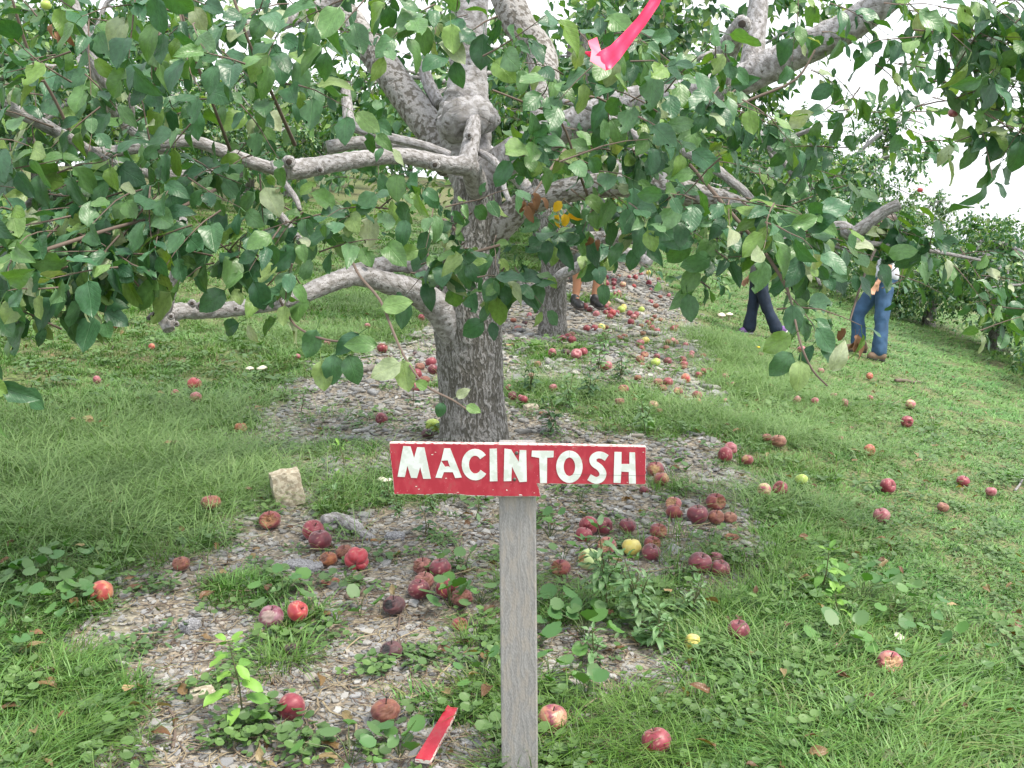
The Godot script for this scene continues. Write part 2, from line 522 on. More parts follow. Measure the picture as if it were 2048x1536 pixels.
func sward() -> void:
	var kinds := [clump(15, 0.05, 0.03, 0.08, 0.0058, 1.0, 0.08), clump(13, 0.055, 0.035, 0.095, 0.0052, 1.2, 0.12), clump(13, 0.045, 0.02, 0.06, 0.0062, 0.8, 0.03), clump(20, 0.065, 0.012, 0.04, 0.006, 1.4, 0.34)]
	var places := [[], [], [], []]; var tints := [PackedColorArray(), PackedColorArray(), PackedColorArray(), PackedColorArray()]
	var keep := func(x: float, z: float, d: float) -> float:
		if absf(x) > 7.2 and z > -30: return 0.0 if rng.randf() < 0.35 else 1.0
		var b := bare(x, z)
		var n := patchy.get_noise_2d(x * 2.2 + 9.0, z * 2.2)
		var cover := clampf(1.05 - b * 1.32 + 0.5 * n * (0.3 + 0.45 * b), 0.0, 1.0)
		# thin and trodden on the mown way to the right
		if x > 1.6: cover *= 0.8 + 0.4 * n
		# worn spots where thatch and soil show
		if patchy.get_noise_2d(x * 1.1 + 140.0, z * 1.1) < -0.24: cover *= 0.35
		return 1.0 if rng.randf() < cover else 0.0
	var b_of := func(x: float, z: float) -> float: return bare(x, z)
	for q in strewn(82000, 1.75, 32.0, 0.62, keep):
		var x: float = q[0]; var z: float = q[1]; var d: float = q[2]
		var k := rng.randi() % 3
		var lush := patchy.get_noise_2d(x * 1.3 - 31.0, z * 1.3)
		var s := rng.randf_range(0.6, 1.12) * (1.0 + 0.4 * lush)
		var wide := clampf(d / 5.5, 1.0, 3.4)
		# the mown way down the right: stubble and dry clippings
		if x > 1.5 + 0.4 * lush and z < -3.2: k = 3; s /= 1.0 + 0.5 * lush
		elif x > 1.3 or x < -1.9: s *= 0.78
		if b_of.call(x, z) > 0.5: s *= 0.6
		var b := Basis(Vector3.UP, rng.randf() * TAU).scaled(Vector3(s * wide, s * (1.0 + 0.25 * (wide - 1.0)), s * wide))
		places[k].append(Transform3D(b, ground(x, z)))
		var t := rng.randf_range(0.8, 1.2)
		var c := Color(0.10, 0.245, 0.05).lerp(Color(0.165, 0.305, 0.075), clampf(0.5 + lush, 0.0, 1.0))
		if rng.randf() < 0.12: c = c.lerp(Color(0.25, 0.23, 0.11), 0.6)
		tints[k].append(c * t)
	for k in 4:
		var o := copies("lawn_grass", kinds[k], places[k], tints[k])
		tag(o, ["short green grass covering the orchard turf", "ragged green grass mixed through the orchard turf", "low fresh grass mixed through the orchard turf", "mown stubble and dry clippings on the way down the right"][k], "grass")
	# long wispy grass gone to seed, in drifts along both edges of the strip
	var wisp := []
	for k in 2:
		var s := Shape.new()
		for i in 22:
			var a := rng.randf() * TAU
			var r := 0.09 * sqrt(rng.randf())
			var g := rng.randf_range(0.6, 1.4)
			var straw := rng.randf() < 0.42
			var col := Color(g, g, g) if not straw else Color(2.1, 1.35, 2.3) * g
			var dir := Vector3(cos(a), 0, sin(a))
			var l := rng.randf_range(0.07, 0.19)
			dir = dir.rotated(Vector3.UP, rng.randfn() * 0.9)
			blade(s, Vector3(cos(a) * r, -0.01, sin(a) * r), dir, l, 0.0028, rng.randf_range(0.7, 2.1), col)
		wisp.append(s.mesh(M.herb))
	var drifts := [[330, 960, 1.0, 0.7, 1.0], [200, 900, 0.8, 0.8, 1.0], [450, 830, 0.7, 0.4, 0.7], [120, 1040, 0.5, 0.4, 1.0], [1470, 850, 0.9, 0.45, 0.8], [1560, 1010, 0.4, 0.3, 0.6], [1480, 1310, 0.25, 0.16, 0.35], [1400, 690, 0.9, 1.4, 0.8], [1120, 770, 0.6, 0.6, 0.6], [800, 610, 0.9, 1.0, 0.9], [1520, 780, 0.9, 0.8, 0.6], [640, 680, 0.9, 0.9, 0.5]]
	places = [[], []]; tints = [PackedColorArray(), PackedColorArray()]
	for dr in drifts:
		var mid := landing(dr[0], dr[1])
		var many := int(420.0 * dr[2] * dr[3] * dr[4] * 2.2)
		for i in many:
			var x: float = mid.x + dr[2] * rng.randfn() * 0.5; var z: float = mid.z + dr[3] * rng.randfn() * 0.5
			if bare(x, z) > 0.75 and rng.randf() < 0.85: continue
			var k := rng.randi() % 2
			var s := rng.randf_range(0.6, 1.25)
			places[k].append(Transform3D(Basis(Vector3.UP, rng.randf() * TAU).scaled(Vector3(s, s * rng.randf_range(0.7, 1.1), s)), ground(x, z)))
			tints[k].append(Color(0.12, 0.235, 0.06).lerp(Color(0.21, 0.32, 0.11), rng.randf()))
	for k in 2:
		tag(copies("long_grass", wisp[k], places[k], tints[k]), ["long wispy grass gone to seed along the strip edges", "tangled fine grass stalks leaning over the strip edges"][k], "grass")
	# bright soft tufts close to the camera
	var tuft := clump(46, 0.075, 0.06, 0.15, 0.0034, 1.2, 0.01)
	places = [[]]; tints = [PackedColorArray()]
	for t in [[1000, 1400, 6, 0.06], [1450, 1150, 26, 0.22], [1420, 1230, 22, 0.2], [950, 1290, 4, 0.05], [600, 1325, 4, 0.05], [1180, 1500, 16, 0.14], [1380, 1470, 14, 0.12], [1040, 1520, 6, 0.06], [300, 1125, 4, 0.06], [100, 1490, 26, 0.13], [130, 1340, 9, 0.09], [1010, 1180, 4, 0.05], [1700, 1500, 20, 0.25], [1260, 1420, 8, 0.1], [870, 1000, 3, 0.05], [1120, 735, 20, 0.4], [1220, 680, 10, 0.25], [1330, 985, 5, 0.08]]:
		var mid := landing(t[0], t[1])
		for i in t[2]:
			var p := ground(mid.x + rng.randfn() * t[3] * 0.8, mid.z + rng.randfn() * t[3] * 0.8)
			var s := rng.randf_range(0.6, 1.1)
			places[0].append(Transform3D(Basis(Vector3.UP, rng.randf() * TAU).scaled(Vector3(s, s, s)), p))
			tints[0].append(Color(0.10, 0.215, 0.03).lerp(Color(0.13, 0.24, 0.05), rng.randf()))
	tag(copies("grass_tufts", tuft, places[0], tints[0]), "bright soft tufts of young grass near the post", "grass")

func chip_mesh(n: int, thick: float) -> ArrayMesh:
	var s := Shape.new()
	var rim := []
	for i in n:
		var a := TAU * (i + rng.randf_range(-0.3, 0.3)) / n
		var r := rng.randf_range(0.34, 0.6)
		rim.append(Vector3(cos(a) * r, 0, sin(a) * r * 0.78))
	var tilt := rng.randf_range(-0.25, 0.25)
	var rows := []
	for lv in [[-0.5, 0.86], [-0.12, 1.0], [0.22, 1.0], [0.5, 0.84]]:
		var row := []
		for p in rim:
			row.append(s.add(Vector3(p.x * lv[1], lv[0] * thick + p.x * tilt * (0.5 if lv[0] > 0 else 0.0), p.z * lv[1])))
		rows.append(row)
	for k in 3:
		for i in n:
			s.quad(rows[k][i], rows[k + 1][i], rows[k + 1][(i + 1) % n], rows[k][(i + 1) % n])
	for i in range(1, n - 1):
		s.tri(rows[3][0], rows[3][i + 1], rows[3][i])
	return s.mesh(M.shale, true)

func shale_tint() -> Color:
	var g := rng.randf_range(0.7, 1.3)
	var c: Color = [Color(0.45, 0.44, 0.42), Color(0.41, 0.41, 0.415), Color(0.47, 0.45, 0.41), Color(0.32, 0.315, 0.305), Color(0.53, 0.52, 0.50), Color(0.40, 0.365, 0.32)][rng.randi() % 6]
	if rng.randf() < 0.02: g = 1.6
	return c * g

func shale_bed() -> void:
	var kinds := []
	for i in 6: kinds.append(chip_mesh(4 + i % 3, rng.randf_range(0.15, 0.34)))
	var keep := func(x: float, z: float, _d: float) -> float:
		var b := bare(x, z)
		var n := patchy.get_noise_2d(x * 2.6 - 70.0, z * 2.6)
		return b if rng.randf() < clampf(b * (1.0 + 0.9 * n), 0.0, 1.0) else 0.0
	var big := []
	var places := [[], [], [], [], [], []]; var tints := []
	for i in 6: tints.append(PackedColorArray())
	for q in strewn(150000, 1.7, 22.0, 0.55, keep):
		var size := 0.008 + 0.027 * pow(rng.randf(), 2.4) + (0.035 * rng.randf() if rng.randf() < 0.05 else 0.0)
		size *= clampf(float(q[2]) / 4.0, 0.75, 2.2)
		var b := Basis(Vector3.UP, rng.randf() * TAU) * Basis(Vector3.RIGHT, rng.randfn() * 0.2) * Basis(Vector3.FORWARD, rng.randfn() * 0.2)
		var p := ground(q[0], q[1]) + Vector3.UP * size * 0.12
		var k := rng.randi() % 6
		var t := Transform3D(b.scaled(Vector3(size, size, size) * 1.2), p)
		if size > 0.03 and float(q[2]) < 5.2:
			big.append([size / float(q[2]), k, t])
		else:
			places[k].append(t); tints[k].append(shale_tint())
	big.sort_custom(func(a, b): return a[0] > b[0])
	var mats := []
	for i in 10:
		var m: StandardMaterial3D = M.shale.duplicate()
		m.albedo_color = shale_tint().linear_to_srgb()
		mats.append(m)
	for i in big.size():
		if i < 290:
			obj("stone", kinds[big[i][1]], ground_node, big[i][2], mats[rng.randi() % 10])
		else:
			places[big[i][1]].append(big[i][2]); tints[big[i][1]].append(shale_tint())
	for k in 6:
		copies("gravel", kinds[k], places[k], tints[k], ground_node)
	# straw, bits of twig and torn leaf among the stones
	var s := Shape.new()
	var pts := []
	for i in 5: pts.append(Vector4((i - 2) * 0.25, 0.03 * sin(i * 1.7), 0.10 * sin(i * 1.3), 0.016))
	s.tube(pts, 4)
	var stick := s.mesh(M.herb)
	var st := []; var sc := PackedColorArray()
	for q in strewn(15000, 1.7, 10.0, 0.55, func(x, z, _d): return 1.0 if rng.randf() < 0.12 + bare(x, z) else 0.0):
		var l := rng.randf_range(0.03, 0.12) * (2.0 if rng.randf() < 0.06 else 1.0)
		var b := Basis(Vector3.UP, rng.randf() * TAU) * Basis(Vector3.FORWARD, rng.randfn() * 0.12)
		st.append(Transform3D(b.scaled(Vector3(l, l * 0.7, l) * Vector3(1, 0.8, 0.9)), ground(q[0], q[1]) + Vector3.UP * 0.009))
		sc.append([Color(0.20, 0.14, 0.10), Color(0.30, 0.24, 0.16), Color(0.13, 0.09, 0.075), Color(0.38, 0.31, 0.2)][rng.randi() % 4])
	# shed leaves, dry and curled
	var shed := []; var shed_c := PackedColorArray()
	for q in strewn(900, 1.9, 14.0, 0.6, func(_x, _z, _d): return 1.0):
		var sz := rng.randf_range(0.03, 0.055)
		shed.append(Transform3D((Basis(Vector3.UP, rng.randf() * TAU) * Basis(Vector3.RIGHT, rng.randfn() * 0.4) * Basis(Vector3.FORWARD, rng.randfn() * 0.5)).scaled(Vector3.ONE * sz), ground(q[0], q[1]) + Vector3.UP * (0.012 if bare(q[0], q[1]) > 0.5 else 0.035)))
		shed_c.append([Color(0.30, 0.19, 0.09), Color(0.19, 0.10, 0.055), Color(0.40, 0.30, 0.16), Color(0.13, 0.16, 0.06), Color(0.24, 0.12, 0.06)][rng.randi() % 5])
	tag(copies("shed_leaves", leaf_meshes[7], shed, shed_c), "dry curled apple leaves scattered over grass and shale", "leaves")
	tag(copies("twig_litter", stick, st, sc), "straw and broken twigs littered over the shale strip", "litter")

func disc_leaf(n: int, notch: float, cup: float, scallop: float) -> Array:
	# a round leaf of unit radius on the stalk end at the origin, blade along +z
	var out := [Vector3(0, 0, 0)]
	for i in n + 1:
		var a := lerpf(-PI + notch, PI - notch, float(i) / n)
		var r := 0.5 * (1.0 + 0.12 * cos(a * 2.0)) * (1.0 + scallop * (1.0 if i % 2 else -1.0))
		out.append(Vector3(sin(a) * r, cup * r * r * 2.0, 0.36 + cos(a) * r))
	return out

func put_disc(s: Shape, at: Transform3D, pts: Array, col: Color) -> void:
	var first := -1
	for i in pts.size():
		var k := s.add(at * pts[i], Vector2(0.5 + pts[i].x, pts[i].z), col)
		if i == 0: first = k
	for i in range(1, pts.size() - 1):
		s.tri(first, first + i, first + i + 1)

# low weeds that carpet the strip: rosettes of small spoon leaves, clover and round leaves
func ground_cover() -> void:
	var kinds := []
	for k in 4:
		var s := Shape.new()
		var many: int = [13, 9, 16, 7][k]
		for i in many:
			var a := TAU * i * 0.618
			var reach: float = [0.055, 0.05, 0.06, 0.06][k] * rng.randf_range(0.35, 1.0)
			var size: float = [0.020, 0.026, 0.014, 0.036][k] * rng.randf_range(0.7, 1.2)
			var h: float = [0.018, 0.035, 0.03, 0.05][k] * rng.randf_range(0.4, 1.2)
			var g := rng.randf_range(0.75, 1.3)
			var dir := Vector3(cos(a), 0, sin(a))
			var b := Basis(Vector3.UP, PI / 2 - a) * Basis(Vector3.RIGHT, rng.randf_range(-0.4, 0.5)) * Basis(Vector3.FORWARD, rng.randf_range(-0.4, 0.4))
			var shape := disc_leaf(8, 0.3 if k == 3 else 0.1, 0.35, 0.0)
			var stretch: float = [1.5, 1.0, 1.9, 0.9][k]
			put_disc(s, Transform3D(b.scaled_local(Vector3(size, size, size * stretch)), dir * reach + Vector3.UP * h), shape, Color(g, g, g))
			blade(s, Vector3(0, 0, 0), dir, h * 1.05 + 0.002, 0.0025, reach / maxf(h, 0.004) * 0.9, Color(1.3 * g, 0.8 * g, g))
		kinds.append(s.mesh(M.herb))
	var places := [[], [], [], []]; var tints := []
	for i in 4: tints.append(PackedColorArray())
	var keep := func(x: float, z: float, d: float) -> float:
		var n := patchy.get_noise_2d(x * 3.4 + 55.0, z * 3.4)
		var b := bare(x, z)
		var want := clampf(-0.04 + 1.15 * n, 0.0, 0.75) if b > 0.5 else clampf(0.22 + 0.9 * n, 0.0, 0.9)
		return 1.0 if rng.randf() < want else 0.0
	var scrap_at := landing(875, 1490)
	for q in strewn(17000, 1.75, 8.5, 0.6, keep):
		if Vector2(q[0] - scrap_at.x, q[1] - scrap_at.z).length() < 0.12: continue
		var k := rng.randi() % 4
		var n := lumps.get_noise_2d(float(q[0]) * 5.0, float(q[1]) * 5.0)
		if n > 0.1: k = 0 if rng.randf() < 0.7 else k
		elif n < -0.15: k = 3 if rng.randf() < 0.6 else 2
		var s := rng.randf_range(0.6, 1.2) * clampf(float(q[2]) / 6.0, 0.85, 1.2)
		places[k].append(Transform3D(Basis(Vector3.UP, rng.randf() * TAU).scaled(Vector3(s, s, s)), ground(q[0], q[1])))
		tints[k].append(Color(0.08, 0.155, 0.055).lerp(Color(0.125, 0.225, 0.06), rng.randf()))
	for k in 4:
		tag(copies("low_weeds", kinds[k], places[k], tints[k]), ["spoon-leaved mats of low weed over the strip", "clover-like low weeds through grass and shale", "fine-leaved weed sprigs through grass and shale", "small round-leaved weeds through grass and shale"][k], "weeds")


# ---------------------------------------------------------------- single plants
func round_leaf_mesh(cup: float) -> ArrayMesh:
	var s := Shape.new()
	put_disc(s, Transform3D(), disc_leaf(16, 0.32, cup, 0.035), Color.WHITE)
	return s.mesh(M.herb)

func herb_mat(called: String, c: Color) -> StandardMaterial3D:
	if not M.has(called):
		var m: StandardMaterial3D = M.herb.duplicate()
		m.albedo_color = c.linear_to_srgb()
		M[called] = m
	return M[called]

func round_weed(u: float, v: float, n: int, size: float, label: String, reach := 0.11) -> void:
	var t := thing("round_leaved_weed", label, "weed", landing(u, v))
	var stalks := Shape.new()
	var meshes := [round_leaf_mesh(0.35), round_leaf_mesh(0.1), round_leaf_mesh(0.6)]
	for i in n:
		var a := TAU * i * 0.618 + rng.randf() * 0.4
		var r := reach * sqrt((i + 0.5) / n) * rng.randf_range(0.8, 1.15)
		var top := Vector3(cos(a) * r, rng.randf_range(0.04, 0.10) * (1.2 - 0.6 * r / reach), sin(a) * r)
		stalks.tube([Vector4(0, -0.005, 0, 0.0016), Vector4(top.x * 0.45, top.y * 0.75, top.z * 0.45, 0.0014), Vector4(top.x, top.y, top.z, 0.001)], 4)
		var z := rng.randf_range(0.75, 1.2) * size
		var b := Basis(Vector3.UP, PI / 2 - a + rng.randfn() * 0.5) * Basis(Vector3.RIGHT, rng.randf_range(-0.75, 0.6)) * Basis(Vector3.FORWARD, rng.randf_range(-0.5, 0.5))
		var g: Array = [["weed_a", Color(0.075, 0.18, 0.055)], ["weed_b", Color(0.095, 0.22, 0.05)], ["weed_c", Color(0.105, 0.20, 0.07)]][rng.randi() % 3]
		obj("leaf", meshes[i % 3], t, Transform3D(b.scaled_local(Vector3(z, z, z)), top), herb_mat(g[0], g[1]))
	obj("stalks", stalks.mesh(herb_mat("weed_stalk", Color(0.10, 0.15, 0.05))), t)

func upright_weed(u: float, v: float, high: float, tiers: int, size: float, tints: Array, label: String, narrow := 0.75, shoots := 0) -> void:
	var t := thing("upright_weed", label, "weed", landing(u, v))
	var stem := Shape.new()
	var lean := Vector3(rng.randfn() * 0.12, 1, rng.randfn() * 0.12)
	var stems := [[Vector3.ZERO, lean * high, tiers, size]]
	for i in shoots:
		var a := TAU * (i + rng.randf() * 0.5) / shoots
		var f := rng.randf_range(0.15, 0.5)
		stems.append([lean * high * f, lean * high * f + Vector3(cos(a) * 0.35, 0.7, sin(a) * 0.35) * high * rng.randf_range(0.4, 0.65), maxi(tiers - 3, 2), size * 0.7])
	for st in stems:
		var a0: Vector3 = st[0]; var a1: Vector3 = st[1]
		stem.tube([Vector4(a0.x, a0.y - 0.004, a0.z, 0.0028), Vector4((a0.x + a1.x) * 0.5 + 0.006, (a0.y + a1.y) * 0.5, (a0.z + a1.z) * 0.5, 0.0024), Vector4(a1.x, a1.y, a1.z, 0.0014)], 5)
		var turn := rng.randf() * TAU
		for k in st[2]:
			var f: float = (k + 0.7) / (float(st[2]) - 0.1)
			var at: Vector3 = a0.lerp(a1, minf(f, 1.0))
			var big: float = st[3] * (1.0 - 0.55 * f) * (0.65 + 0.6 * minf(f * 2.5, 1.0))
			for w in (2 if f < 0.9 else 4):
				var a: float = turn + k * PI / 2 + w * (PI if f < 0.9 else PI / 2) + rng.randfn() * 0.25
				var droop := rng.randf_range(-0.15, 0.45) if f < 0.9 else rng.randf_range(-0.9, -0.4)
				var b := Basis(Vector3.UP, PI / 2 - a) * Basis(Vector3.RIGHT, droop) * Basis(Vector3.BACK, rng.randfn() * 0.25)
				var z := big * rng.randf_range(0.85, 1.15)
				obj("leaf", leaf_meshes[rng.randi() % 5], t, Transform3D(b.scaled_local(Vector3(z * narrow, z, z)), at), herb_mat(tints[(k + w) % tints.size()][0], tints[(k + w) % tints.size()][1]))
	obj("stem", stem.mesh(herb_mat("weed_stem", Color(0.13, 0.13, 0.06))), t)

func weeds() -> void:
	var lime := [["lime_a", Color(0.16, 0.31, 0.05)], ["lime_b", Color(0.13, 0.28, 0.055)], ["lime_c", Color(0.20, 0.38, 0.065)]]
	var sage := [["sage_a", Color(0.125, 0.24, 0.095)], ["sage_b", Color(0.145, 0.275, 0.105)], ["sage_c", Color(0.165, 0.27, 0.13)]]
	var deep := [["deep_a", Color(0.05, 0.12, 0.05)], ["deep_b", Color(0.07, 0.15, 0.055)]]
	upright_weed(488, 1450, 0.21, 10, 0.075, lime, "lime green seedling with broad leaves left of the red apple at the bottom")
	upright_weed(1640, 1190, 0.16, 9, 0.065, lime, "lime green seedling standing in the right-hand grass")
	upright_weed(1670, 1235, 0.08, 6, 0.06, lime, "low lime green seedling in front of the taller right-hand one")
	upright_weed(1215, 1225, 0.30, 10, 0.078, sage, "tall branching weed just right of the sign post", 0.6, 4)
	upright_weed(1285, 1260, 0.24, 9, 0.065, sage, "tall weed between the sign post and the yellow apple", 0.6, 4)
	upright_weed(1375, 1235, 0.12, 7, 0.055, sage, "pale green weed below the two maroon apples", 0.55, 3)
	upright_weed(1310, 1300, 0.13, 7, 0.062, sage, "bushy low weed in front of the tall weeds", 0.6, 4)
	upright_weed(1180, 1330, 0.12, 6, 0.05, sage, "small weed beside the foot of the post", 0.6, 3)
	upright_weed(850, 1075, 0.10, 5, 0.055, deep, "dark rosette weed under the left half of the sign board", 0.6, 1)
	for q in [[800, 1040], [865, 1030], [770, 1010]]:
		upright_weed(q[0], q[1], 0.11, 8, 0.028, sage, {800: "fine-leaved bushy weed below the sign board's left end", 865: "fine-leaved bushy weed below the middle of the sign board", 770: "fine-leaved weed below the white mushroom at the board's left edge"}[q[0]], 0.6, 6)
	upright_weed(950, 1040, 0.09, 4, 0.05, sage, "small pointed-leaved weed left of the post under the board", 0.5)
	upright_weed(670, 1010, 0.06, 4, 0.055, sage, "low rosette weed right of the square rock", 0.5)
	upright_weed(690, 945, 0.12, 3, 0.07, lime, "weed with one tall narrow leaf left of the sign board", 0.4)
	upright_weed(655, 950, 0.05, 4, 0.06, deep, "dark broad-leaved weed behind the square rock", 0.6)
	upright_weed(600, 830, 0.13, 6, 0.04, sage, "thin weed at the left edge of the shale strip", 0.5)
	upright_weed(825, 815, 0.12, 5, 0.05, deep, "weed growing left of the big trunk", 0.6)
	upright_weed(1010, 700, 0.10, 5, 0.04, sage, "weed at the left foot of the second trunk", 0.6)
	for q in [[1100, 870, "tall weed patch right of the big trunk, nearest the sign"], [1180, 800, "leafy weed in the green patch right of the big trunk"], [1240, 770, "leafy weed at the far side of the green patch"], [1130, 820, "spreading weed in the middle of the green patch"], [1060, 790, "leafy weed close to the big trunk's right side"], [1195, 745, "pale weed at the back of the green patch"], [1290, 870, "dark weed behind the right end of the sign board"], [1210, 705, "weed clump right of the second trunk"]]:
		upright_weed(q[0], q[1], 0.2, 7, 0.07, sage if q[0] % 20 else deep, q[2], 0.7, 3)
	round_weed(1170, 1275, 17, 0.056, "clump of large round scalloped leaves beside the post", 0.15)
	round_weed(1110, 1240, 8, 0.055, "round-leaved weed touching the right side of the post", 0.09)
	round_weed(1100, 1075, 8, 0.045, "round-leaved weed right of the post under the board", 0.1)
	round_weed(1125, 1130, 5, 0.04, "small round-leaved weed in front of the rotten broken apple", 0.07)
	round_weed(570, 1205, 8, 0.048, "round-leaved weed behind the two apples at lower left", 0.1)
	round_weed(720, 1235, 4, 0.048, "weed with one large heart-shaped round leaf", 0.06)
	round_weed(960, 1210, 9, 0.04, "round-leaved weed close left of the post", 0.09)
	round_weed(900, 1215, 8, 0.055, "lobed green weed in front of the heap of apples", 0.07)
	round_weed(930, 1150, 5, 0.042, "round-leaved weed behind the heap of apples", 0.07)
	round_weed(70, 1190, 24, 0.046, "large patch of round-leaved weed at the left edge", 0.2)
	round_weed(120, 1215, 18, 0.046, "round-leaved weed next to the orange-red apple", 0.15)
	round_weed(40, 1270, 20, 0.045, "round-leaved weed in the lower left corner grass", 0.2)
	round_weed(100, 1150, 16, 0.05, "upper round-leaved weed at the left edge", 0.14)
	round_weed(965, 1370, 9, 0.036, "small round-leaved weed left of the lower post", 0.08)
	round_weed(1100, 1370, 8, 0.042, "round-leaved weed above the mottled orange apple", 0.08)
	round_weed(1170, 1405, 5, 0.045, "weed of a few heart-shaped leaves near the mottled apple", 0.06)
	round_weed(800, 1515, 6, 0.045, "round-leaved weed by the broken red strip", 0.07)
	round_weed(700, 1530, 7, 0.05, "round-leaved weed at the bottom edge", 0.12)
	round_weed(1720, 1205, 22, 0.048, "round-leaved weed spreading right of the lime seedling", 0.18)
	round_weed(1790, 1230, 16, 0.042, "scattered round-leaved weed in the right-hand grass", 0.2)
	round_weed(1860, 1320, 10, 0.042, "round-leaved weed right of the bitten pink apple", 0.2)
	round_weed(1690, 1300, 7, 0.05, "round-leaved weed left of the bitten pink apple", 0.1)
	round_weed(1340, 955, 6, 0.045, "round-leaved weed behind the two scarred apples", 0.1)
	round_weed(1160, 1010, 7, 0.035, "tiny round-leaved weed under the right half of the board", 0.12)


# ---------------------------------------------------------------- the sign
func slab(outline: PackedVector2Array, thick: float, mat: Material, z0 := 0.0, ragged := 0.0) -> ArrayMesh:
	var s := Shape.new()
	if Geometry2D.is_polygon_clockwise(outline): outline.reverse()
	var n := outline.size()
	var tris := Geometry2D.triangulate_polygon(outline)
	for z in [z0 + thick, z0]:
		var first := s.v.size()
		for p in outline: s.add(Vector3(p.x, p.y, z), p)
		for t in range(0, tris.size(), 3):
			var a := outline[tris[t]]; var b := outline[tris[t + 1]]; var c := outline[tris[t + 2]]
			var ccw := (b - a).cross(c - a) > 0.0
			if ccw == (z > z0): s.tri(first + tris[t], first + tris[t + 1], first + tris[t + 2])
			else: s.tri(first + tris[t], first + tris[t + 2], first + tris[t + 1])
	for i in n:
		var a := outline[i]; var b := outline[(i + 1) % n]
		s.quad(s.add(Vector3(a.x, a.y, z0)), s.add(Vector3(b.x, b.y, z0)), s.add(Vector3(b.x, b.y, z0 + thick)), s.add(Vector3(a.x, a.y, z0 + thick)))
	return s.mesh(mat, true)

func ring(cx: float, cy: float, rx: float, ry: float, ix: float, iy: float, from: float, to: float, n: int) -> PackedVector2Array:
	var out := PackedVector2Array()
	for i in n + 1:
		var a := deg_to_rad(lerpf(from, to, float(i) / n))
		out.append(Vector2(cx + cos(a) * rx, cy - sin(a) * ry))
	for i in n + 1:
		var a := deg_to_rad(lerpf(to, from, float(i) / n))
		out.append(Vector2(cx + cos(a) * ix, cy - sin(a) * iy))
	return out

func brush(pts: Array, wide: float) -> PackedVector2Array:
	var path := []
	for p in pts: path.append(Vector4(p[0], p[1], 0, 0))
	path = run(path, 5)
	var left := PackedVector2Array(); var right := PackedVector2Array()
	for i in path.size():
		var d: Vector4 = path[mini(i + 1, path.size() - 1)] - path[maxi(i - 1, 0)]
		var nrm := Vector2(-d.y, d.x).normalized() * wide * 0.5
		left.append(Vector2(path[i].x, path[i].y) + nrm); right.append(Vector2(path[i].x, path[i].y) - nrm)
	right.reverse()
	left.append_array(right)
	return left

func poly(a: Array) -> PackedVector2Array:
	var out := PackedVector2Array()
	for p in a: out.append(Vector2(p[0], p[1]))
	return out

